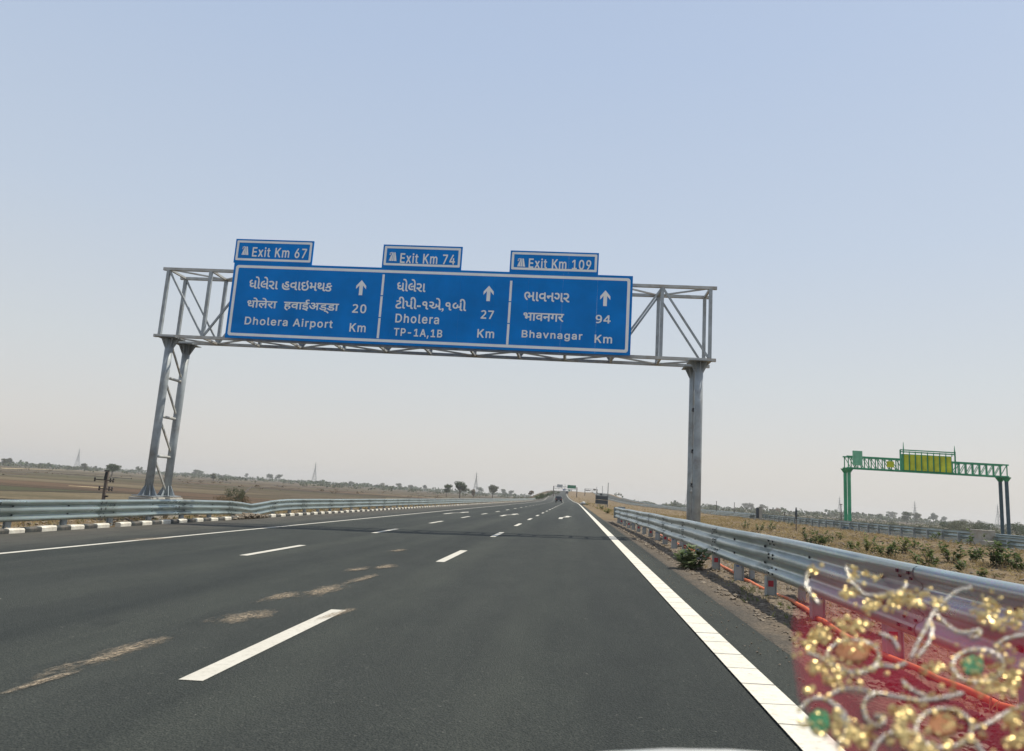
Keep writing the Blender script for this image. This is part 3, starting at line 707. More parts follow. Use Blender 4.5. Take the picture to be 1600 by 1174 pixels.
for Z, segs in ((Z6, [((1550, 385), (1545, 597)), ((1543, 608), (1525, 820)), ((1522, 830), (1505, 1035))]), (Z8, [((122, 352), (108, 560)), ((106, 570), (98, 782)), ((97, 792), (84, 1003))])):
    b = MB()
    xm = sum(at(*Z(*p), YS).x for s_ in segs for p in s_)/6
    for p, q in segs:
        za, zb_ = at(*Z(*p), YS).z, at(*Z(*q), YS).z; b.box((xm, YS-.004, (za+zb_)/2), (.085, .004, abs(za-zb_)))
    addp(b, 'divider', M['white'], main)
def arrow(x, ytop, ybot, x0, x1, Z):
    t_, bt = at(*Z(x+3, ytop), YS), at(*Z(x-5, ybot), YS); xc = (t_.x+bt.x)/2; h = t_.z-bt.z; hw = (at(*Z(x1, ytop), YS).x-at(*Z(x0, ytop), YS).x)/2; y = YS-.004
    sw = hw*.36
    pts = [(0, 1), (1, .62), (1, .40), (.36, .64), (.36, 0), (-.36, 0), (-.36, .64), (-1, .40), (-1, .62)]
    V = [(xc+u*hw, y, bt.z+v*h) for u, v in pts]
    b = MB(); b.add(V, [(0, 8, 6, 3), (8, 7, 6), (3, 2, 1), (0, 3, 1), (6, 5, 4, 3)]); addp(b, 'arrow', M['white'], main)
arrow(1333, 443, 597, 1283, 1384, Z6); arrow(1165, 482, 643, 1112, 1218, Z7); arrow(1082, 450, 610, 1030, 1133, Z8)
for body, Z, BL, TR in [
    ('ધોલેરા હવાઇમથક', Z6, (188, 530), (1045, 434)), ('धोलेरा  हवाईअड्\u200cडा', Z6, (163, 750), (1112, 655)), ('Dholera Airport', Z6, (140, 915), (1048, 850)),
    ('20', Z6, (1238, 777), (1390, 692)), ('Km', Z6, (1210, 968), (1384, 888)),
    ('ધોલેરા', Z7, (200, 538), (512, 418)), ('ટીપી-૧એ,૧બી', Z7, (183, 735), (937, 622)), ('Dholera', Z7, (183, 868), (650, 792)), ('TP-1A,1B', Z7, (165, 1022), (682, 945)),
    ('27', Z7, (1080, 827), (1222, 742)), ('Km', Z7, (1042, 1025), (1226, 942)),
    ('ભાવનગર', Z8, (252, 557), (720, 480)), ('भावनगर', Z8, (243, 758), (662, 690)), ('Bhavnagar', Z8, (226, 950), (850, 880)), ('94', Z8, (981, 784), (1138, 705)), ('Km', Z8, (970, 985), (1153, 908))]:
    text(body, Z(*BL), Z(*TR), main, 'lettering', .02)
def exit_sign(body, label, Z, TL, BR, TXT, ICON):
    a, c = at(*Z(*TL), YS), at(*Z(*BR), YS); x0, x1, z1 = a.x, c.x, a.z
    t = empty('exit_sign', (x0, YS, MZ1)); tag(t, label, 'road sign')
    n = 3
    for k in range(n): panel('board_panel', x0+(x1-x0)*k/n, x0+(x1-x0)*(k+1)/n-.003, MZ1+.006, z1, t)
    b = MB(); rrect(b, x0+.06, x1-.06, MZ1+.10, z1-.06, YS-.004, .085, .04); addp(b, 'border', M['white'], t)
    b = MB()
    for xx in (x0+.3, x1-.3):
        b = MB(); b.box((xx, YS+.085, (z1+ZT)/2-.15), (.06, .05, z1-ZT+.1)); addp(b, 'bracket', M['signback'], t)
    text(body, Z(*TXT[0]), Z(*TXT[1]), t, 'lettering', .02)
    # motorway pictogram: two tapering lanes and a slip road
    p, q = at(*Z(ICON[0]-3, ICON[3]), YS), at(*Z(ICON[2]+4, ICON[1]), YS); w_, h_ = q.x-p.x, q.z-p.z; y = YS-.004
    f = lambda u, v: (p.x+u*w_, y, p.z+v*h_)
    b = MB()
    for poly in ([(.12, 0), (.34, 0), (.46, .95), (.36, .95)], [(.39, 0), (.60, 0), (.575, .95), (.50, .95)], [(.66, 0), (.98, 0), (.76, .95), (.62, .95)], [(.0, .68), (.10, .66), (.36, .98), (.26, .98)], [(0, .0), (.08, .0), (.28, .52), (.22, .58)], [(.05, .9), (.19, .94), (.19, .62), (.13, .60)]):
        b.add([f(*k) for k in poly], [(0, 1, 2, 3)])
    addp(b, 'pictogram', M['white'], t)
exit_sign('Exit Km 67', 'small blue sign reading Exit Km 67 on top left of the wide sign', Z6, (62, 22), (842, 160), ((218, 205), (784, 122)), (115, 98, 192, 185))
exit_sign('Exit Km 74', 'small blue sign reading Exit Km 74 above the middle panel', Z7, (65, 48), (885, 190), ((233, 243), (817, 155)), (120, 128, 205, 220))
exit_sign('Exit Km 109', 'small blue sign reading Exit Km 109 above the right-hand panel', Z8, (118, 42), (1014, 170), ((298, 222), (940, 142)), (185, 122, 267, 206))
#PART2
# ------------------------------------------------------------------ trees and shrubs
def leafcloud(b, blobs, n, ls, rng):
    tot = sum(r*r for *_, r, rz in blobs)
    for (cx, cy, cz, r, rz) in blobs:
        for k in range(int(n*r*r/tot)):
            while True:
                q = Vector((rng.uniform(-1, 1), rng.uniform(-1, 1), rng.uniform(-1, 1)))
                if .45 < q.length < 1: break
            p = Vector((cx+q.x*r, cy+q.y*r, cz+q.z*rz)); a = Vector((rng.gauss(0, 1), rng.gauss(0, 1), rng.gauss(0, 1))).normalized()
            u = a.orthogonal().normalized()*ls*rng.uniform(.5, 1.2); v = a.cross(u).normalized()*ls*rng.uniform(.4, 1)
            b.add([p-u, p-v*.8, p+u, p+v*.8], [(0, 1, 2, 3)])
def make_tree_meshes(seed, kind):
    rng = random.Random(seed); cr = MB(); tk = MB()
    fork = {'round': .32, 'umbrella': .42, 'bush': .08, 'column': .15}[kind]
    blobs = []
    if kind == 'round':
        for i in range(11): a = rng.random()*6.28; r = rng.uniform(.05, .30); blobs.append((math.cos(a)*r, math.sin(a)*r, rng.uniform(.45, .80), rng.uniform(.12, .21), rng.uniform(.10, .17)))
    elif kind == 'umbrella':
        for i in range(12): a = rng.random()*6.28; r = rng.uniform(.1, .52); blobs.append((math.cos(a)*r, math.sin(a)*r, rng.uniform(.55, .86)-r*.15, rng.uniform(.13, .22), rng.uniform(.10, .16)))
    elif kind == 'bush':
        for i in range(14): a = rng.random()*6.28; r = rng.uniform(.0, .75); blobs.append((math.cos(a)*r, math.sin(a)*r, rng.uniform(.25, .72)-r*.25, rng.uniform(.18, .34), rng.uniform(.15, .26)))
    else:
        for i in range(8): a = rng.random()*6.28; r = rng.uniform(.0, .14); blobs.append((math.cos(a)*r, math.sin(a)*r, rng.uniform(.3, .86), rng.uniform(.10, .16), rng.uniform(.10, .16)))
    leafcloud(cr, blobs, 1900, .034, rng)
    tk.tube([(0, 0, -.05), (.01, 0, fork*.5), (.0, .01, fork)], [.032, .024, .02], 7)
    for (cx, cy, cz, r, rz) in blobs[:8]: tk.tube([(0, .01, fork-.02), (cx*.5, cy*.5, (fork+cz)/2+.02), (cx, cy, cz)], [.014, .009, .004], 5)
    return cr, tk
TM = {}
for kind in ('round', 'umbrella', 'bush', 'column'):
    for s_ in range(3):
        cr, tk = make_tree_meshes(hash((len(TM), 5)) % 1000 + s_, kind)
        trunk = tk.mesh('trunk', M['bark'])
        for mt in ('leaf', 'leafgrey', 'leafbrown'): TM[kind, s_, mt] = (cr.mesh('crown', M[mt]), trunk)
def tree(x, y, hpx, kind, mt, label, group=None, wf=1.0, name=None, Y=None):
    if Y: p = at(x, y, Y); p.z = Hh(p.x, p.y)
    else: p = ground_hit(x, y)
    h = hpx*1.22*p.y/FPX; cr, tk = TM[kind, random.randrange(3), mt]
    o = empty(name or ('bush' if kind == 'bush' else 'tree'), p, random.random()*6.28)
    tag(o, label, 'bush' if kind == 'bush' else 'tree', group)
    inst('trunk', tk, o, sc=(h*wf, h*wf, h)); inst('crown', cr, o, sc=(h*wf, h*wf, h))
    return o
for a in [
    (697, 777, 18, 'round', 'leaf', 'narrow green tree just left of the wide forked tree behind the left barrier', None, .9),
    (718, 779, 24, 'round', 'leaf', 'largest forked green tree behind the left barrier, at the field edge', None, 1.25),
    (749, 767, 11, 'round', 'leaf', 'small rounded green tree standing farther back beside the lattice pylon', None, 1.2),
    (769, 780, 20, 'round', 'leafgrey', 'thin grey-green tree with a slim trunk, right of the forked tree', None, 1.1),
    (788, 771, 10, 'round', 'leaf', 'left one of two small dark trees just right of the slim-trunked tree', None, 1.1),
    (799, 772, 9, 'round', 'leaf', 'right one of two small dark trees just right of the slim-trunked tree', None, 1.1),
    (739, 779, 12, 'column', 'leafbrown', 'leafless brown sapling between the forked tree and the slim-trunked tree', None, 1.2),
    (829, 777, 9, 'round', 'leafbrown', 'brownish tree on the left slope where the road begins to climb', None, 1.2),
    (846, 779, 8, 'bush', 'leafgrey', 'pale bush low on the left embankment near the dark vehicle', None, 1.0),
    (174, 745, 19, 'round', 'leaf', 'broad green tree in the left field behind the leaning pole', None, 1.6),
    (12, 729, 13, 'round', 'leafgrey', 'grey-green tree at the far left edge of the fields', None, 1.2),
    (4, 728, 11, 'round', 'leafgrey', 'tree cut by the left picture edge beyond the fields', None, 1.0),
    (131, 737, 12, 'round', 'leafgrey', 'faint grey tree in the fields below the leftmost pylon', None, 1.0),
    (216, 741, 11, 'umbrella', 'leaf', 'small dark umbrella-shaped tree just left of the gantry leg', None, .7),
    (304, 740, 10, 'round', 'leaf', 'left one of two dark trees right of the left gantry legs', None, 1.3),
    (313, 741, 9, 'round', 'leaf', 'right one of two dark trees right of the left gantry legs', None, 1.5),
    (333, 752, 10, 'column', 'leafgrey', 'slender grey sapling in the field above the dark bunds', None, 1.6),
    (384, 749, 8, 'column', 'leafgrey', 'tiny thin tree alone in the ploughed field left of the tree pair', None, 1.2),
    (422, 749, 11, 'round', 'leaf', 'left tree of the dark pair on the middle of the left horizon', None, 1.15),
    (436, 750, 11, 'round', 'leaf', 'right tree of the dark pair on the middle of the left horizon', None, 1.15),
    (549, 755, 8, 'round', 'leafgrey', 'grey-green tree on the left horizon right of the second pylon', None, 1.4),
    (598, 757, 9, 'bush', 'leafgrey', 'low wide bush on the left horizon above the barrier bend', None, 1.0),
    (624, 754, 9, 'round', 'leafgrey', 'first of three small trees in a row left of the green roadside trees', None, 1.2),
    (642, 755, 8, 'round', 'leafgrey', 'middle one of three small trees in a row left of the green roadside trees', None, 1.2),
    (664, 759, 9, 'round', 'leaf', 'third and darkest of three small trees left of the green roadside trees', None, 1.1),
    (364, 790, 30, 'bush', 'leafgrey', 'upright grey-green bush with dry grass behind the dip of the left barrier', None, .5),
    (350, 790, 17, 'bush', 'leafbrown', 'reddish dry shrub left of the grey-green bush behind the barrier', None, 1.1),
    (378, 788, 18, 'bush', 'leafbrown', 'straw-coloured shrub right of the grey-green bush behind the barrier', None, .9),
    (1105, 796, 9, 'bush', 'leafgrey', 'low grey bush right of the right gantry post', None, .9),
    (1063, 789, 7, 'round', 'leafgrey', 'small tree seen just left of the right gantry post', None, 1.1),
    (1165, 797, 12, 'round', 'leaf', 'left tree of the dark pair beyond the opposite carriageway', None, .9),
    (1174, 796, 13, 'round', 'leafgrey', 'taller right tree of the pair beyond the opposite carriageway', None, .9),
    (1192, 798, 12, 'umbrella', 'leafgrey', 'flat-topped grey tree above the marker post', None, .9),
    (1215, 806, 12, 'bush', 'leafbrown', 'wide brown dome-shaped bush behind the far barrier', None, .9),
    (1259, 800, 7, 'round', 'leaf', 'small dark tree left of the green gantry, nearest the lone pole', None, 1.),
    (1277, 802, 7, 'round', 'leaf', 'small dark tree halfway between the lone pole and the green gantry', None, 1.1),
    (1396, 812, 12, 'round', 'leaf', 'broad green tree under the left part of the yellow panels', None, 1.4),
    (1417, 820, 17, 'round', 'leaf', 'large dark tree just right of the broad green tree under the panels', None, 1.0),
    (1433, 819, 15, 'round', 'leafgrey', 'tall bushy tree next to the middle pylon on the right', None, 1.),
    (1459, 819, 15, 'round', 'leaf', 'dark tree directly behind the concrete block', None, .9),
    (1475, 812, 10, 'round', 'leaf', 'dark rounded tree right of and beyond the concrete block', None, 1.1),
    (1350, 812, 8, 'round', 'leafgrey', 'small pale tree right of the left legs of the green gantry', None, 1.1),
    (1372, 810, 8, 'bush', 'leaf', 'low green bush midway under the green gantry', None, 1.0),
    (1490, 832, 18, 'bush', 'leaf', 'green thorn thicket right of the concrete block behind the barrier', None, 1.),
    (1513, 834, 20, 'bush', 'leafgrey', 'widest sprawling green thicket behind the blue-grey barrier', None, 1.2),
    (1540, 836, 19, 'bush', 'leaf', 'dark thicket left of the right legs of the green gantry', None, 1.),
    (1592, 840, 22, 'bush', 'leaf', 'green thicket at the right picture edge past the gantry legs', None, .9),
    (1504, 812, 8, 'round', 'leafgrey', 'distant tree above the sprawling green thicket', None, 1.2),
    (1530, 815, 8, 'round', 'leafgrey', 'distant tree left of the rightmost pylon', None, 1.2),
    ]: tree(*a)
# shrubs along the left foot of the climbing embankment
for k, (x, y) in enumerate([(838, 781), (843, 780), (849, 778), (855, 777), (861, 775), (867, 773)]):
    tree(x, y, 6, 'bush', 'leaf', '%s shrub of the green row on the left embankment where the road climbs' % ('nearest', 'second nearest', 'third nearest', 'fourth nearest', 'second farthest', 'farthest')[k], 'shrubs on the left embankment', 1.2)
# distant tree belt: far scrub and trees that read as one mass
def belt(name, n, y0, y1, mat, hs, seed, xr=(-1.15, 1.1)):
    rng = random.Random(seed); b = MB()
    for i in range(n):
        Y = y0 + (y1-y0)*rng.random()**1.3; X = Y*rng.uniform(*xr)
        if -30 < X-off(Y) < 50 and Y < 1500: continue
        d = noise.noise(Vector((X*.004, Y*.003, seed)))
        if d < -.05 and rng.random() < .75: continue
        h = rng.uniform(*hs)*(1+max(d, 0)*1.2); wd = h*rng.uniform(.6, 1.3); z = Hh(X, Y)
        for k in range(16):
            a = rng.random()*6.28; r = wd*rng.random()**.5; p = Vector((X+math.cos(a)*r, Y+math.sin(a)*r, z+h*(.25+.6*rng.random()*(1-.4*(r/wd)**2))))
            a_ = Vector((rng.gauss(0, 1), rng.gauss(0, 1), rng.gauss(0, 1))).normalized(); u = a_.orthogonal().normalized()*h*.24*rng.uniform(.6, 1.2); v = a_.cross(u).normalized()*h*.2*rng.uniform(.6, 1.2)
            b.add([p-u, p-v, p+u, p+v], [(0, 1, 2, 3)])
    tag(b.build(name, M[mat]), kind='stuff')
belt('far_scrub', 2400, 700, 2600, 'leafgrey', (2.2, 5.5), 3)
belt('far_tree_belt', 2600, 1000, 3200, 'leaf', (4, 8), 8)
belt('dry_scrub', 500, 300, 1100, 'leafbrown', (.5, 1.4), 5)
belt('far_scrub', 1200, 260, 900, 'leafgrey', (1.2, 3.0), 21, (.12, 1.1))

# earth bunds between the fields (low dark ridges)
def bund(pts, wd, h, mat):
    P = [ground_hit(*p) for p in pts]; b = MB(); vs = []; fs = []; Q = []
    for i in range(len(P)-1):
        n = max(4, int((P[i+1]-P[i]).length/4))
        for k in range(n): Q.append(P[i].lerp(P[i+1], k/n))
    Q.append(P[-1])
    for i, p in enumerate(Q):
        t = (Q[min(i+1, len(Q)-1)]-Q[max(i-1, 0)]); t.z = 0; t.normalize(); s_ = Vector((-t.y, t.x, 0)); z = Hh(p.x, p.y)
        hh = h*(.7+.8*abs(noise.noise(Vector((p.x*.15, p.y*.15, 1))))); ww = wd*(.8+.5*noise.noise(Vector((p.x*.1, p.y*.1, 4))))
        for u, v in ((-1, -.05), (-.35, 1), (.35, .9), (1, -.05)): q = p + s_*u*ww; vs.append((q.x, q.y, z+v*hh))
    for i in range(len(Q)-1):
        for k in range(3): fs.append((i*4+k, i*4+k+1, i*4+k+5, i*4+k+4))
    b.add(vs, fs); tag(b.build('earth_bund', M[mat]), kind='structure')
M['bund'] = simple('bund_soil', (.060, .046, .032), .95, 0, .35, .4, obj=False)
M['strip'] = simple('straw_strip', (.42, .34, .18), .95, 0, .2, .4, obj=False)
for pts, wd, h, mt in [
    ([(0, 726.5), (90, 731), (175, 738)], 2.2, 1.0, 'bund'), ([(0, 737), (95, 741), (205, 749)], .8, .5, 'bund'), ([(5, 742), (40, 742.5)], .6, .4, 'bund'),
    ([(108, 759.5), (165, 763)], .45, .1, 'strip'), ([(262, 752), (300, 753.5), (322, 753.8)], .7, .5, 'bund'), ([(262, 756), (300, 757), (342, 758.2)], .6, .45, 'bund'),
    ([(262, 744), (300, 746), (336, 751), (360, 755.5)], .8, .5, 'bund'), ([(382, 771), (392, 761.5), (422, 762.5)], .5, .5, 'bund'), ([(428, 759), (443, 762)], .8, .6, 'bund'),
    ([(422, 762.5), (540, 769), (640, 773.5), (690, 778), (770, 779.5)], .55, .4, 'bund'), ([(440, 750), (520, 752.5), (620, 760), (700, 764)], 2, .9, 'bund'),
    ([(0, 732), (100, 734.8), (165, 738.5)], 2.0, .3, 'strip'), ([(480, 757), (600, 762), (690, 767)], 1.5, .2, 'strip'),
    ([(1100, 801), (1190, 803), (1300, 812)], .5, .2, 'strip'), ([(1180, 806), (1300, 811), (1340, 816)], 1, .4, 'bund'), ([(1340, 808), (1470, 818)], 1.2, .3, 'strip')]:
    bund(pts, wd, h, mt)

# planted shrubs on the median
def shrub(p, h, label, seed, mat='leafmed', leaf=.075, spread=.35, stems=5, name='shrub', cat='plant', group=None, nl=15):
    rng = random.Random(seed); t = empty(name, p); tag(t, label, cat, group)
    st = MB(); lf = MB()
    for k in range(stems):
        a = rng.random()*6.28; r = spread*h*rng.uniform(.2, 1.3); o_ = Vector((rng.gauss(0, .16*h), rng.gauss(0, .12*h), -.03)); top = o_*1.3 + Vector((math.cos(a)*r, math.sin(a)*r, h*rng.uniform(.35, 1.08)))
        mid = o_.lerp(top, .5) + Vector((rng.gauss(0, .08*h), rng.gauss(0, .08*h), .05*h)); pts = [o_, mid, top]; st.tube(pts, [.012*h+.004, .008*h+.003, .003], 5)
        for q in range(nl):
            u = rng.uniform(.10, 1); c = mid.lerp(top, (u-.5)*2) if u > .5 else pts[0].lerp(mid, u*2)
            b_ = rng.random()*6.28; d = Vector((math.cos(b_), math.sin(b_), rng.uniform(-.1, .9))).normalized(); L = leaf*rng.uniform(.6, 1.3)
            sd_ = d.cross(Vector((0, 0, 1))).normalized()*L*.42; up = sd_.cross(d).normalized()*L*.12
            o = c + d*.02
            lf.add([o, o+d*L*.45+sd_+up, o+d*L*1.1, o+d*L*.45-sd_+up, o+d*L*.5], [(0, 1, 4), (1, 2, 4), (2, 3, 4), (3, 0, 4)])
    st.build('stem', M['bark'], t); lf.build('foliage', M[mat], t); return t
PL = [(1167, 827, 15, 'thin upright green shrub, first in the median after the gantry post'), (1186, 832, 17, 'bushy green shrub right of the thin upright one in the median'), (1202, 831, 15, 'second bushy shrub of the touching pair in the median'),
      (1236, 822, 6, 'low green tuft at the foot of the lone pole in the median'), (1265, 851, 24, 'tall dark shrub standing just above the near barrier end of the median row'), (1278, 853, 24, 'leafy dark shrub touching the tall one above the near barrier'),
      (1291, 850, 17, 'low leaning shrub right of the two dark ones above the barrier'), (1310, 846, 14, 'yellowish small shrub left of the gantry foot in the median'), (1355, 864, 28, 'slim tall shrub below the left end of the yellow panels'),
      (1331, 858, 12, 'tiny plant between the slim tall shrub and the gantry foot'), (1382, 871, 27, 'dark upright shrub left of the rail top joint'), (1412, 866, 24, 'open-branched shrub straight below the yellow panels'),
      (1427, 858, 17, 'dense dark shrub left of the concrete block foot'), (1458, 846, 16, 'shrub right in front of the concrete block'), (1453, 886, 34, 'tall thin shrub below the concrete block, close to the barrier'),
      (1487, 880, 32, 'tall bent shrub with bare lower stems right of the block'), (1497, 894, 18, 'low dark shrub at the barrier below the bent shrub'), (1522, 880, 24, 'round open shrub between the bent shrub and the widest one'),
      (1500, 849, 14, 'small drooping shrub under the blue-grey barrier'), (1518, 852, 12, 'smaller drooping shrub right of the first under the barrier'), (1552, 884, 46, 'largest dark shrub of the median at the right side'),
      (1570, 886, 28, 'leafy shrub leaning right beside the largest one'), (1590, 893, 24, 'shrub at the right picture edge above the barrier'), (1535, 905, 16, 'yellow-green low plant under the largest shrub'), (1430, 893, 14, 'small yellow-green plant close above the barrier rail')]
for k, (x, y, h, lb) in enumerate(PL):
    p = ground_hit(x, y); hh = h*p.y/FPX
    shrub(p, hh, lb, 100+k, leaf=.09+.06*hh, spread=.55, stems=6+(h > 20)*4, nl=10+int(h*.3), mat='grass' if 'yellow' in lb else 'leafmed')
rng = random.Random(5)
p = gh(1077, 890); shrub((p.x+.02, p.y, .01), .44, 'leafy pale green milkweed growing at the gravel edge in front of the barrier post', 77, 'leafmilk', .12, .5, 15, 'milkweed_plant', nl=26)
for k, (x, y, h, lb) in enumerate([(938, 797, 9, 'green weed in the dry grass under the dark board'), (950, 803, 8, 'pale green weed between the dark board and the barrier end'), (918, 790, 6, 'small weed on the median edge by the grey drum')]):
    p = ground_hit(x, y); shrub(p, h*p.y/FPX, lb, 300+k, 'grass', .16, .6, 7, 'weed')

# dead weeds and twigs between the planted shrubs
b = MB(); rng = random.Random(9)
for i in range(1500):
    Y = 7 + 60*rng.random()**1.4; X = rng.uniform(4.2, 24)
    if noise.noise(Vector((X*.3, Y*.3, 12))) < 0: continue
    z = Hh(X, Y); h = rng.uniform(.10, .38)
    for k in range(7):
        q = Vector((X, Y, z)); d = Vector((rng.gauss(0, .5), rng.gauss(0, .5), 1)).normalized()*h*rng.uniform(.5, 1.1); wv = Vector((.004, .004, 0)); b.add([q-wv, q+wv, q+d], [(0, 1, 2)])
        for m_ in range(4):
            c = q+d*rng.uniform(.3, 1); u = Vector((rng.gauss(0, 1), rng.gauss(0, 1), rng.gauss(0, 1))).normalized()*.022; v = u.orthogonal().normalized()*.014; b.add([c-u, c+v, c+u, c-v], [(0, 1, 2, 3)])
tag(b.build('dead_weeds', M['leafbrown']), kind='stuff')
# ------------------------------------------------------------------ pylons
def pylon(x, ybase, hpx, label, Yd):
    p = at(x, ybase, Yd); p.z = Hh(p.x, p.y); topz = at(x, ybase-hpx, Yd).z; h = topz - p.z
    t = empty('lattice_pylon', p, random.uniform(-.5, .5)); tag(t, label, 'pylon', None)
    w0, w1 = h*.11, h*.012; th = h*.0075
    def cor(z, sx, sy): f = (w0+(w1-w0)*min(1, (z/h)/.72))*1.0 if z < h*.72 else w1; return Vector((sx*f, sy*f, z))
    for sx in (-1, 1):
        for sy in (-1, 1):
            b = MB(); b.bar(cor(0, sx, sy), cor(h*.72, sx, sy), th); b.bar(cor(h*.72, sx, sy), (0, 0, h), th); b.build('leg', M['tower'], t)
    b = MB(); lv = [0, .16, .30, .42, .52, .61, .68, .74, .80]
    for i in range(len(lv)-1):
        for sx, sy, tx, ty in ((-1, -1, 1, -1), (1, -1, 1, 1), (1, 1, -1, 1), (-1, 1, -1, -1)):
            b.bar(cor(lv[i]*h, sx, sy), cor(lv[i+1]*h, tx, ty), th*.6); b.bar(cor(lv[i]*h, tx, ty), cor(lv[i+1]*h, sx, sy), th*.6)
    tag(b.build('lattice', M['tower'], t), kind='stuff')
    for z, L in ((.70, .14), (.80, .12), (.90, .10)):
        b = MB(); b.bar((-L*h, 0, z*h), (L*h, 0, z*h), th*.8); b.build('crossarm', M['tower'], t)
pylon(491, 748, 26, 'hazy lattice pylon on the left horizon left of the road sign centre', 1150)
pylon(743, 766, 29, 'lattice pylon rising behind the small green trees left of the road', 1000)
pylon(121, 724, 24, 'faintest lattice pylon, far left above the fields', 1500)
pylon(1312, 802, 26, 'hazy lattice pylon just left of the green gantry legs', 1150)
pylon(1430, 811, 28, 'hazy lattice pylon seen under the yellow panels', 1150)
pylon(1560, 818, 30, 'hazy lattice pylon at the right, next to the right gantry legs', 1150)
pylon(1073, 787, 22, 'small hazy pylon left of the right gantry post', 1700)

# ------------------------------------------------------------------ poles
def pole(x, ytop, Yd, label, r=.09, name='pole', knob=False, mt='lamp'):
    p = at(x, ytop, Yd); g_ = Hh(p.x, p.y); t = empty(name, (p.x, p.y, g_)); tag(t, label, 'pole'); h = p.z-g_
    b = MB(); b.tube([(0, 0, -.1), (0, 0, h*.5), (0, 0, h)], [r, r*.85, r*.65], 8); b.build('shaft', M[mt], t)
    b = MB()
    if knob: b.tube([(0, 0, h-.9), (0, 0, h-.6), (0, 0, h-.2), (0, 0, h+.1)], [.04, .09, .09, .04], 8); b.build('top_box', M['dark'], t)
    else: b.box((0, 0, h+.04), (.25, .25, .08)); b.build('cap', M[mt], t)
pole(950.5, 755.5, 152, 'tall thin steel pole behind the dark board in the median', .10)
pole(932.5, 761, 330, 'thin distant pole left of the dark board', .14)
pole(941.5, 760, 330, 'thin distant pole above the dark board', .14)
pole(1119.5, 784, 170, 'thin pole right of the right gantry post', .09, mt='pole'); pole(1147.5, 786, 170, 'second thin pole right of the right gantry post', .09, mt='pole')
pole(1244, 795, 62, 'lone dark-topped pole in the median behind the far barrier', .05, knob=True, mt='pole'); pole(1226, 801, 100, 'short dark stake against the far barrier', .08, mt='pole')
pole(1314, 789, 85, 'thin utility pole just left of the green gantry', .07, mt='pole')
pole(883, 757, 600, 'distant thin lamp pole between the two far signs', .2)
# old electric pole with crossarms in the left field
pb = at(160, 790, 55); pb.z = Hh(pb.x, pb.y); pt = at(168.5, 736, 55); t = empty('electric_pole', pb); tag(t, 'leaning weathered electric pole with two crossarms behind the left barrier', 'electric pole')
d = pt - pb; b = MB(); b.bar((0, 0, -.2), d, .22, .16); b.build('shaft', M['pole'], t)
def along(f): return d*f
f1 = (at(165.5, 750.5, 55).z-pb.z)/d.z; f2 = (at(163, 764, 55).z-pb.z)/d.z
for f, x0, x1 in ((f1, -.95, .75), (f2, -.45, .75)):
    b = MB(); c = along(f)+Vector((0, -.12, 0)); b.bar(c+Vector((x0, 0, .02)), c+Vector((x1, 0, -.02+.1*(x1-.7))), .09, .09); b.build('crossarm', M['pole'], t)
    for xx in (x0+.04, x1-.08, x1-.32):
        b = MB(); q = c+Vector((xx, 0, 0)); b.tube([q+Vector((0, 0, .05)), q+Vector((0, 0, .12)), q+Vector((0, 0, .2))], [.05, .075, .03], 8); b.tube([q, q-Vector((0, 0, .14))], .06, 8); b.build('insulator', M['bolt'], t)
b = MB(); q = along(1); b.bar(q+Vector((-.25, 0, 0)), q+Vector((.12, 0, -.02)), .12); b.bar(q+Vector((.02, -.1, -.1)), q+Vector((-.02, -.1, -.75)), .18); b.build('top_fitting', M['bolt'], t)
b = MB(); q = along(f2*.82); b.box(q+Vector((.2, 0, 0)), (.28, .12, .12)); b.build('hook', M['bolt'], t)
# small blue box under the forked tree
p = at(717.5, 777.5, 300); p.z = Hh(p.x, p.y); t = empty('water_tank', p); tag(t, 'small blue tank standing at the foot of the forked tree', 'tank')
b = MB(); b.tube([(0, 0, 0), (0, 0, 1.2), (0, 0, 1.5)], [.7, .7, .3], 12); b.build('body', M['bluefilm'], t); b = MB(); b.tube([(0, 0, 1.48), (0, 0, 1.62)], .3, 10); b.build('lid', M['bluefilm'], t)

# dark board in the median
p0, p1 = at(930, 789, 150), at(949.5, 789, 150); t = empty('board_sign', ((p0.x+p1.x)/2, 150, 0)); tag(t, 'dark back of a two-panel board standing low in the dry median', 'board sign')
wd = p1.x-p0.x; zt_, zb_ = at(939, 775, 150).z, at(939, 787.5, 150).z
for k in (0, 1):
    b = MB(); hh = (zt_-zb_)/2; b.box((0, 0, zb_+hh*(k+.5)), (wd, .06, hh-.07), Matrix.Rotation(math.radians(1.5), 3, 'Y')); b.build('panel', M['dark'], t)
b = MB(); rr = Matrix.Rotation(math.radians(1.5), 3, 'Y'); b.box((0, .05, zt_+.03), (wd+.2, .1, .1), rr); b.build('frame', M['lamp'], t)
b = MB(); b.box((0, .05, zb_-.03), (wd+.2, .1, .1), rr); b.build('frame', M['lamp'], t)
for sx in (-.35, .35):
    b = MB(); b.box((sx*wd, .09, (zt_-.3)/2), (.1, .1, zt_+.3)); b.build('post', M['lamp'], t)
b = MB(); b.box((-.15, .1, zt_+.32), (.42, .3, .42)); b.build('top_box', M['dark'], t)
# drum on the median edge
p = ground_hit(911, 789); t = empty('road_drum', p); tag(t, 'grey drum or heap lying on the median edge before the climb', 'drum'); s_ = p.y/FPX
b = MB(); b.tube([(-4*s_, 0, 1.6*s_), (4*s_, 0, 1.6*s_)], 1.7*s_, 12); b.build('body', M['lamp'], t); b = MB(); b.tube([(-1*s_, 0, 3.6*s_), (2.5*s_, .2, 3.4*s_)], 1.1*s_, 10); b.build('upper_piece', M['signback'], t)

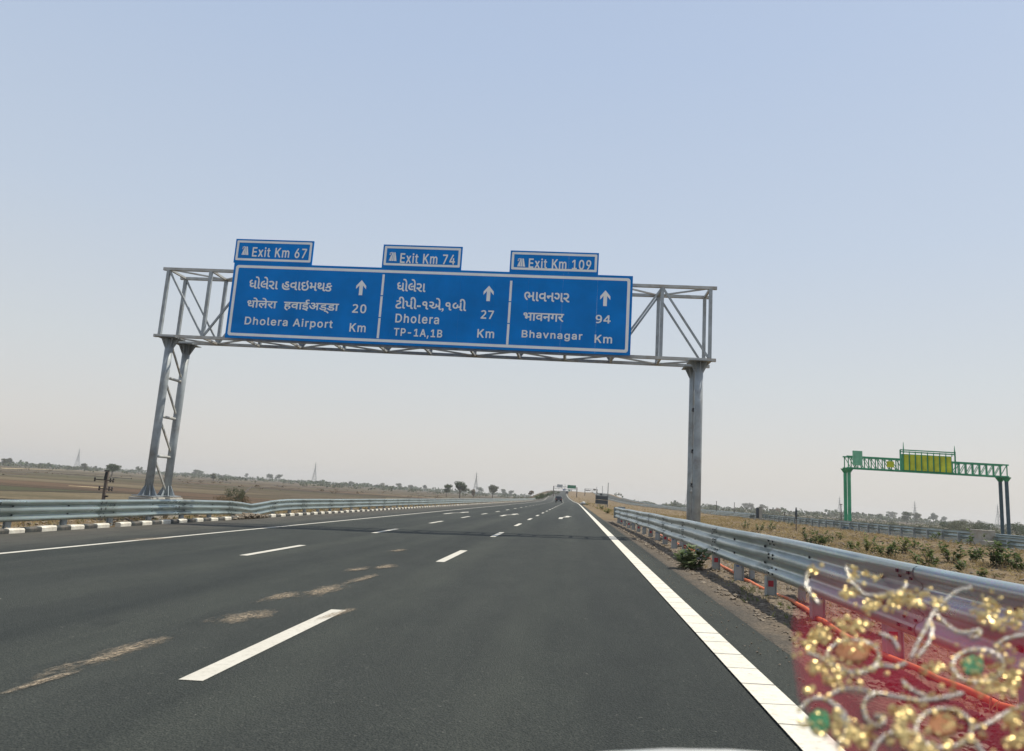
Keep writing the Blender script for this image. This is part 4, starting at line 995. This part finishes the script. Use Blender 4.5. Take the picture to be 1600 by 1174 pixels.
# ------------------------------------------------------------------ far gantries
def far_gantry(Yd, xL, xR, ybot, signs, label, name='far_gantry', posts=(True, True), dark_top=False):
    c = at((xL+xR)/2, ybot, Yd); t = empty('far_gantry', (c.x, Yd, Hh(c.x, Yd))); tag(t, label, 'gantry'); o0 = t.location.copy()
    XL_, XR_ = at(xL, ybot, Yd).x, at(xR, ybot, Yd).x; zb_ = at((xL+xR)/2, ybot, Yd).z; zt_ = zb_+1.4
    def pt_(b, nm, mt): b.v = [tuple(Vector(q)-o0) for q in b.v]; return b.build(nm, mt, t)
    for z in (zb_, zt_):
        b = MB(); b.bar((XL_, Yd, z), (XR_, Yd, z), .16); pt_(b, 'chord', M['lamp'])
    b = MB(); n = 14
    for k in range(n): xa = XL_+(XR_-XL_)*k/n; xb = XL_+(XR_-XL_)*(k+1)/n; b.bar((xa, Yd, zb_ if k % 2 else zt_), (xb, Yd, zt_ if k % 2 else zb_), .08)
    tag(pt_(b, 'bracing', M['lamp']), kind='stuff')
    for X, on in ((XL_, posts[0]), (XR_, posts[1])):
        if on: b = MB(); b.bar((X, Yd, Hh(X, Yd)-.2), (X, Yd, zt_), .5, .5); pt_(b, 'post', M['pole'])
    for (x0, y0, x1, y1, mt, lb) in signs:
        a, c = at(x0, y0, Yd), at(x1, y1, Yd); s_ = empty('far_sign', ((a.x+c.x)/2, Yd-.3, (a.z+c.z)/2)); tag(s_, lb, 'road sign')
        b = MB(); b.box((0, 0, 0), (c.x-a.x, .12, a.z-c.z)); b.build('board', M[mt], s_)
        b = MB(); b.box((0, .12, 0), (c.x-a.x-.4, .1, .2)); b.build('back_rail', M['signback'], s_)
far_gantry(430, 865, 901.5, 764.5, [(886.8, 758, 899.8, 764, 'farsign', 'plain green sign on the right half of the distant gantry over the road'), (870.6, 757, 879, 762.3, 'signback', 'pale grey sign left of the green one above the distant road')], 'distant thin gantry over the road before the overpass')
far_gantry(700, 880, 893, 767.5, [(888.2, 765.2, 891.3, 767.3, 'farsign', 'tiny teal sign below the green sign at the crest'), (879.5, 764.5, 883.5, 766.5, 'bluefilm', 'tiny dark blue sign left at the crest of the road')], 'tiny gantry at the crest of the road')
far_gantry(520, 914, 933, 767.3, [(915, 765.6, 922, 767.3, 'pole', 'thin dark sign edge on the distant gantry of the opposite road'), (927, 764, 931, 766.6, 'pole', 'small dark sign on the distant gantry of the opposite road')], 'distant gantry over the opposite carriageway')

# ------------------------------------------------------------------ gantry on the opposite carriageway, green windscreen tint in its colours
YG = 72.; GX0, GX1, GB, GT = 26.4, 40.95, 5.84, 6.95; g2 = empty('overhead_gantry', (33.6, YG, -.1)); tag(g2, 'overhead gantry coloured with the green windscreen tint, across the opposite carriageway seen from behind', 'gantry'); o0 = g2.location.copy()
def g2p(b, nm, mt, par=None): b.v = [tuple(Vector(q)-o0) for q in b.v]; return b.build(nm, M[mt], par or g2)
for yy in (YG, YG+1):
    for z in (GB, GT):
        b = MB(); b.bar((GX0-.15, yy, z), (GX1+.15, yy, z), .13); g2p(b, 'chord', 'ggreen')
for yy in (YG, YG+1):
    for k in range(24):
        X = GX0+(GX1-GX0)*k/23
        b = MB(); b.bar((X, yy, GB), (X, yy, GT), .075); g2p(b, 'upright', 'ggreen')
        if k < 23 and not 8 <= k <= 13:
            X2 = GX0+(GX1-GX0)*(k+1)/23; b = MB()
            if k < 10: b.bar((X, yy, GT), (X2, yy, GB), .05)
            else: b.bar((X, yy, GB), (X2, yy, GT), .05)
            g2p(b, 'diagonal_brace', 'ggreen')
for X in (GX0+.05, GX1-.1):
    for yy in (YG, YG+1):
        g_ = Hh(X, yy); b = MB(); b.tube([(X, yy, g_-.2), (X, yy, 3), (X, yy, GB)], .16, 14); p_ = g2p(b, 'post', 'gpost' if X > 30 else 'ggreen')
        b = MB(); b.tube([(X, yy, GB-.45), (X, yy, GB-.06)], [.17, .42], 10); g2p(b, 'capital', 'ggreen', p_)
        b = MB(); b.tube([(X, yy, g_+.5), (X, yy, g_+.02)], [.17, .42], 10); g2p(b, 'base_flange', 'gpost', p_)
# message board fixed in the gantry
v = empty('message_board', (33.6, YG-.5, GB)); tag(v, 'electronic message board seen from behind, eight yellow-green panels in a green frame, windscreen tint in their colour', 'message board'); v0 = v.location.copy()
def vp(b, nm, mt, par=None): b.v = [tuple(Vector(q)-v0) for q in b.v]; return b.build(nm, M[mt], par or v)
vx0, vx1 = at(1404, 720, YG).x, at(1489, 720, YG).x; vt, vb_ = 7.82, 5.75; px0, px1, pz0, pz1 = at(1409.5, 720, YG).x, at(1485, 720, YG).x, 5.9, 7.42
b = MB(); b.box(((vx0+vx1)/2, YG-.05, (pz0+pz1)/2), (px1-px0+.1, .35, pz1-pz0+.06)); vp(b, 'casing', 'ggreen')
for k in range(8):
    w_ = (px1-px0)/8; X = px0+w_*(k+.5); b = MB(); b.box((X, YG-.26, (pz0+pz1)/2), (w_-.15, .06, pz1-pz0-.04)); q = vp(b, 'door_panel', 'gyellow')
    b = MB(); b.box((X, YG-.31, (pz0+pz1)/2), (w_-.28, .03, pz1-pz0-.3)); vp(b, 'panel_recess', 'gyellow', q)
for (xa, za, xb, zb_) in ((vx0, vt, vx1, vt), (vx0, vb_, vx1, vb_), (vx0, vb_, vx0, vt), (vx1, vb_, vx1, vt+.1), (vx0, vt-.18, vx1, vt-.18)):
    b = MB(); b.bar((xa, YG-.4, za), (xb, YG-.4, zb_), .10); vp(b, 'frame_bar', 'ggreen')
for k in range(9):
    X = vx0+(vx1-vx0)*(k+.5)/9; b = MB(); b.bar((X, YG-.4, pz1), (X, YG-.4, vt-.1), .06); vp(b, 'hanger', 'ggreen')
for X, h in ((vx0+.3, .75), (vx1-.02, .65)):
    b = MB(); b.tube([(X, YG-.4, vt-.3), (X, YG-.4, vt+.15), (X, YG-.4, vt+h)], [.06, .05, .02], 6); vp(b, 'antenna', 'ggreen')
for sx in (vx0-.35, vx1+.2):
    b = MB(); b.box((sx, YG-.2, vb_+.06), (.6, .5, .14)); vp(b, 'walkway_end', 'ggreen')
def small_board(x0, y0, x1, y1, mt, label, fr):
    a, c = at(x0, y0, YG), at(x1, y1, YG); s_ = empty('sign_board', ((a.x+c.x)/2, YG-.25, (a.z+c.z)/2)); tag(s_, label, 'road sign')
    b = MB(); b.box((0, 0, 0), (c.x-a.x, .06, a.z-c.z)); b.build('board', M[mt], s_)
    for sx in (-.25, .25): b = MB(); b.box((sx*(c.x-a.x), -.05, 0), (.05, .05, (a.z-c.z)*.95)); b.build('stiffener', M[fr], s_)
small_board(1330.5, 704.5, 1346, 728, 'gback', 'back of a sign in pale green windscreen tint at the left end of the green gantry', 'gback')
small_board(1384, 721, 1395, 731, 'gyellow', 'small square sign in yellow-green windscreen tint hanging left of the message board', 'gyellow')

# ------------------------------------------------------------------ vehicles
def car(x, yb, Yd, label, mt, wd=1.8, ht=1.75, L=4.2):
    p = at(x, yb, Yd); z = cpos(p.x-off(Yd), Yd)[2]; t = empty('car', (p.x, Yd, z)); tag(t, label, 'car'); hw = wd/2
    b = MB(); prof = [(-L/2, .35), (-L/2-.05, .75), (-L/2+.05, 1.02), (-L/2+.25, ht-.1), (-L/2+.55, ht), (.7, ht), (1.25, 1.1), (L/2-.15, .95), (L/2, .7), (L/2, .35)]
    for i, (y, z_) in enumerate(prof):
        tw = hw-(.16 if z_ > 1.2 else 0); b.v += [(-tw, y, z_), (tw, y, z_)]
    n = len(prof)
    for i in range(n): j = (i+1) % n; b.f.append((2*i, 2*i+1, 2*j+1, 2*j)); b.m.append(0)
    b.f.append(tuple(2*i for i in range(n))); b.f.append(tuple(2*i+1 for i in reversed(range(n)))); b.m += [0, 0]
    o = b.build('body', M[mt], t); bevel(o, .06)
    b = MB(); b.add([(-hw+.22, -L/2+.045, 1.08), (hw-.22, -L/2+.045, 1.08), (hw-.3, -L/2+.215, ht-.16), (-hw+.3, -L/2+.215, ht-.16)], [(0, 1, 2, 3)]); b.build('rear_window', M['glass'], t)
    for s_ in (-1, 1):
        b = MB(); b.box((s_*(hw-.14), -L/2-.05, .92), (.2, .08, .3)); b.build('tail_lamp', M['tail'], t)
        b = MB(); b.box((s_*(hw-.05), 0, 1.35), (.03, 2.2, .4)); b.build('side_window', M['glass'], t)
        for yy in (-L/2+.75, L/2-.8):
            b = MB(); b.tube([(s_*(hw-.24), yy, .33), (s_*(hw-.01), yy, .33)], .33, 16); w_ = b.build('wheel', M['tyre'], t); b = MB(); b.tube([(s_*(hw-.02), yy, .33), (s_*(hw+.005), yy, .33)], .19, 12); b.build('rim', M['galv'], w_)
    b = MB(); b.box((0, -L/2-.07, .58), (.5, .03, .13)); b.build('number_plate', M['white'], t); b = MB(); b.box((0, -L/2-.08, .45), (wd-.1, .12, .2)); b.build('bumper', M['bolt'], t)
    return t
car(873, 784, 205, 'dark vehicle driving ahead in the middle lane', 'black_car')
car(885.8, 773, 520, 'tiny dark car far ahead on the climb to the overpass', 'black_car')

# bonnet of the car the picture is taken from
b = MB(); nu, nv = 40, 24
for j in range(nv+1):
    yy = .62 + (1.0-.62)*j/nv
    for i in range(nu+1):
        xx = -1.0 + 2.6*i/nu; c = (xx-.215)
        z = .9905 - .5*c*c - 2.2*max(yy-.78, 0)**2 - .28*(yy-.8)
        b.v.append((xx, yy, z))
for j in range(nv):
    for i in range(nu): a = j*(nu+1)+i; b.f.append((a, a+1, a+nu+2, a+nu+1)); b.m.append(0)
o = b.build('car_bonnet', M['white_car'], smooth=True); tag(o, 'white car bonnet edge just visible at the bottom of the picture', 'car bonnet')
m_ = o.modifiers.new('thick', 'SOLIDIFY'); m_.thickness = .01; m_.offset = -1

# ------------------------------------------------------------------ windscreen reflection of a dress, built as net cloth, lower right
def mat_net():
    m, t, b_ = new_mat('red_dress_reflection')
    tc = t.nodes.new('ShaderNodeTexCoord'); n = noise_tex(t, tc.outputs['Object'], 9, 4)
    at_ = N(t, 'ShaderNodeAttribute', attribute_name='reflection_strength'); f = N(t, 'ShaderNodeMath', operation='MULTIPLY'); t.links.new(at_.outputs['Fac'], f.inputs[0]); t.links.new(ramp(t, n, [(.3, (.75,)*3), (.7, (1, 1, 1))]), f.inputs[1])
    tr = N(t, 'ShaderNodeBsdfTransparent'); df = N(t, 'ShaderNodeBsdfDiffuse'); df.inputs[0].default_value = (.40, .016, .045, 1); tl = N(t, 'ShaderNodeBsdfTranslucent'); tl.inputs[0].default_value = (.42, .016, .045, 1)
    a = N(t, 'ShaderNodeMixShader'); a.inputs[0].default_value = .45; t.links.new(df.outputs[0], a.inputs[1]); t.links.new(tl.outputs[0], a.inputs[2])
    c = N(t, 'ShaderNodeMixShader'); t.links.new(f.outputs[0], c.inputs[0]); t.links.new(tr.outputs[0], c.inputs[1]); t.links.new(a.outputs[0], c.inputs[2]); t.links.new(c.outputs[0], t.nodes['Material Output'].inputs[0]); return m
M['net'] = mat_net()  # see-through red imitating the dress reflected in the windscreen
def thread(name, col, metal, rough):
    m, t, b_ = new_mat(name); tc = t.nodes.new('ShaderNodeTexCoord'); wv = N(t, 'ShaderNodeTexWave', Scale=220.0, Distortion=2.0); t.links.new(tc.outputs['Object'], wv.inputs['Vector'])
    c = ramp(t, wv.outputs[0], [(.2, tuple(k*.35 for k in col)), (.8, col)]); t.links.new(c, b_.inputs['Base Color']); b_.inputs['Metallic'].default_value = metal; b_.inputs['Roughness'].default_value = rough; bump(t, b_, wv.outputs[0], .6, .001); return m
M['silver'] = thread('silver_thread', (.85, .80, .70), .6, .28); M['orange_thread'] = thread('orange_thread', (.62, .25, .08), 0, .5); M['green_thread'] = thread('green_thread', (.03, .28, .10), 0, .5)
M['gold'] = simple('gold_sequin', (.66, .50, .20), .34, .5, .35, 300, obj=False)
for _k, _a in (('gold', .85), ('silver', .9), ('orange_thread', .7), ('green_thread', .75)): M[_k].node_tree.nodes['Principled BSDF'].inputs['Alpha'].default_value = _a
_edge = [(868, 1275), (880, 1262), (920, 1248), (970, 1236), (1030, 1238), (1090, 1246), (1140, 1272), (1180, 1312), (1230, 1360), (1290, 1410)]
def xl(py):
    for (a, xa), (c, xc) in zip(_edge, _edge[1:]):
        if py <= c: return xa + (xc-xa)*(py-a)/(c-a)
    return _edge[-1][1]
def cl(px, py, lift=0):     # point on the unsupported sheet that carries the reflected dress
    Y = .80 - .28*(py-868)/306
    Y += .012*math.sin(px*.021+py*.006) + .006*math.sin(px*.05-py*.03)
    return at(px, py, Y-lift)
t = empty('dress_reflection', cl(1420, 1180)); tag(t, 'windscreen reflection of a red dress, built as sheer cloth with gold sequins and silver scrollwork in the lower right foreground', 'windscreen reflection'); o0 = t.location.copy()
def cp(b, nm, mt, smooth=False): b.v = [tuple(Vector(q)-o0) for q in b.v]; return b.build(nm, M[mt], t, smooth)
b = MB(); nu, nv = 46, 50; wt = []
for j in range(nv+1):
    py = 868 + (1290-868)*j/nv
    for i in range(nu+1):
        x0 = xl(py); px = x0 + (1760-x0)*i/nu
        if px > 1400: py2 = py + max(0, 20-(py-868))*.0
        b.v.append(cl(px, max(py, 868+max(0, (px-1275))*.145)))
        hh = (max(py, 868+max(0, (px-1275))*.145) - (868+max(0, (px-1275))*.145)); wt.append((.06+.40*ss(0, 150, hh))*(.35+.65*ss(0, 22, px-x0)))  # opacity imitates the reflection fading out at its top and left
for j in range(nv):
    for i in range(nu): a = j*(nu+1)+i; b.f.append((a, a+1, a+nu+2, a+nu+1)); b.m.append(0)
o = cp(b, 'reflected_fabric', 'net', True); at_ = o.data.attributes.new('reflection_strength', 'FLOAT', 'POINT'); at_.data.foreach_set('value', wt)
z3 = lambda x, y: (1160+x/3.636, 860+y/3.636)
def smoothline(P, n=5):
    out = []
    for i in range(len(P)-1):
        p0, p1, p2, p3 = [Vector((*P[max(0, min(len(P)-1, k))], 0)) for k in (i-1, i, i+1, i+2)]
        for k in range(n): u = k/n; q = .5*((2*p1)+(p2-p0)*u+(2*p0-5*p1+4*p2-p3)*u*u+(3*p1-p0-3*p2+p3)*u**3); out.append((q.x, q.y))
    out.append(P[-1]); return out
def oval(cx, cy, rx, ry, n=14): return [(cx+rx*math.cos(k*2*math.pi/n), cy+ry*math.sin(k*2*math.pi/n)) for k in range(n+1)]
CORDS = [[(370, 130), (365, 200), (400, 260), (440, 300)], [(590, 90), (610, 160), (660, 215), (700, 250), (800, 250), (900, 230), (930, 190)], [(1300, 215), (1220, 230), (1130, 310), (1080, 360), (1050, 430), (1010, 500), (960, 610)],
    [(1040, 420), (1080, 430), (1060, 520), (1000, 600)], [(1090, 350), (1150, 410), (1220, 460), (1280, 465), (1350, 450), (1340, 490), (1290, 490)], oval(630, 600, 150, 92), [(370, 580), (430, 600), (500, 640), (600, 690), (700, 690), (780, 650)],
    [(780, 470), (850, 500), (890, 560)], [(790, 650), (860, 660), (930, 640)], oval(1340, 655, 148, 95), [(1430, 550), (1500, 500), (1640, 470)], [(500, 820), (560, 790), (640, 785), (720, 800), (870, 830), (1000, 850), (1120, 840), (1250, 810)],
    [(760, 815), (700, 850), (690, 900), (710, 960), (760, 995), (800, 980), (795, 945), (755, 945)], [(330, 900), (380, 850), (450, 840), (520, 870), (560, 930), (590, 1000), (570, 1060), (540, 1110)], oval(1145, 1010, 160, 112),
    [(730, 1150), (800, 1060), (900, 1030), (1000, 1050), (1040, 1150)], [(1310, 1010), (1400, 980), (1500, 920), (1600, 880)], [(910, 740), (950, 780), (1000, 810), (1060, 830)], [(480, 850), (560, 900), (610, 980)], [(1290, 1060), (1350, 1120), (1380, 1190)]]
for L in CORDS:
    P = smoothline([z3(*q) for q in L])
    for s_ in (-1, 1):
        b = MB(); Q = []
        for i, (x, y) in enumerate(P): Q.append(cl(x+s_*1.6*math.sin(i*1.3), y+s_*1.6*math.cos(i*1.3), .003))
        b.tube(Q, .00095, 6); cp(b, 'reflected_cord', 'silver', True)
def medallion(cx, cy, rx, ry, mt):        # satin stitch: parallel padded threads filling an oval
    b = MB(); n = 13
    for k in range(n):
        u = -1+2*(k+.5)/n; hw = math.sqrt(1-u*u)*random.uniform(.85, 1.05); P = []
        for q in range(7): v = (-1+q/3)*hw; P.append(cl(*z3(cx+rx*u+3*math.sin(v*3+k), cy+ry*v), .001+.004*(1-v*v)*(1-u*u)))
        b.tube(P, rx/n/3.636*.62/FPX*1.05, 6)
    tag(cp(b, 'reflected_medallion', mt, True), kind='stuff')
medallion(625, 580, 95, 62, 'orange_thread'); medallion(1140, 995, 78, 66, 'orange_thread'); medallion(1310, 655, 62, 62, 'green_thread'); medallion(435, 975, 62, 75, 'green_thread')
rng = random.Random(3); b = MB()
def sequin(b, px, py, r):
    c = cl(px, py, .004+rng.random()*.002); nrm = (CAM-c).normalized() + Vector((rng.gauss(0, .45), rng.gauss(0, .45), rng.gauss(.25, .45))); nrm.normalize(); u = nrm.orthogonal().normalized(); v = nrm.cross(u); n = 12
    vs = [c+(u*math.cos(k*6.2832/n)+v*math.sin(k*6.2832/n))*r for k in range(n)] + [c+nrm*r*.25+(u*math.cos(k*6.2832/n)+v*math.sin(k*6.2832/n))*r*.32 for k in range(n)]
    b.add(vs, [(k, (k+1) % n, n+(k+1) % n, n+k) for k in range(n)])
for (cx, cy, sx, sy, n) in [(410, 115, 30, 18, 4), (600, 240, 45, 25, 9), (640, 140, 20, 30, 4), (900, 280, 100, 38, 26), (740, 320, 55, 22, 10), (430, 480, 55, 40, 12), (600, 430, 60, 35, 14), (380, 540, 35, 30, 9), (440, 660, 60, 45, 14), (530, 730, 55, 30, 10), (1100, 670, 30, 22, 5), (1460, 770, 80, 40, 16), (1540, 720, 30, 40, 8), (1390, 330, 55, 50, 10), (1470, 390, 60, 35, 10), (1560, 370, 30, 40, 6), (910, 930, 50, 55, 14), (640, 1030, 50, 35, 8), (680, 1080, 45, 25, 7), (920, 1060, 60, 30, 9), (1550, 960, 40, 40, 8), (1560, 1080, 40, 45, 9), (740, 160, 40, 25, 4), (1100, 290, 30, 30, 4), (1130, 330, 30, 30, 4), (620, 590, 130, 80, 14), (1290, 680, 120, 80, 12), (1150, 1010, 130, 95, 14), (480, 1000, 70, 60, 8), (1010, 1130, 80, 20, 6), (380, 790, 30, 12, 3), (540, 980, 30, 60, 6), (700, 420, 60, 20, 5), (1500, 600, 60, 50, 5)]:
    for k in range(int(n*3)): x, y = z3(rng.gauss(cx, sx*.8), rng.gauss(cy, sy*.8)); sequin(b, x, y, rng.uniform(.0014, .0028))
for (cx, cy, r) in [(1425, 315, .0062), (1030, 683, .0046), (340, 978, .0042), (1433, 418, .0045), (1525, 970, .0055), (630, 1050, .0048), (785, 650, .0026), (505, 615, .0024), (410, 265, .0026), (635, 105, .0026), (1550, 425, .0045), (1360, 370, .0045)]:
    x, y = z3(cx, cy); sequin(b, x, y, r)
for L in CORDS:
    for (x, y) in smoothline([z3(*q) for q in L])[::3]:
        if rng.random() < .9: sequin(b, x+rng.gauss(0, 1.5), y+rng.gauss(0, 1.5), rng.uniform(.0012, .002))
tag(cp(b, 'sequins', 'gold'), kind='stuff')  # sequins of the reflected dress

# ------------------------------------------------------------------ haze
b = MB(); b.box((0, 1900, 15), (9000, 4400, 62)); hz = b.mesh('haze', []); 
hm = bpy.data.materials.new('haze'); hm.use_nodes = True; ht = hm.node_tree; ht.nodes.clear(); out = ht.nodes.new('ShaderNodeOutputMaterial'); pv = ht.nodes.new('ShaderNodeVolumePrincipled')
pv.inputs['Color'].default_value = (.97, .96, .94, 1); pv.inputs['Density'].default_value = .00022; pv.inputs['Anisotropy'].default_value = .2; ht.links.new(pv.outputs[0], out.inputs['Volume'])
hz.materials.append(hm); tag(inst('haze', hz), kind='stuff')
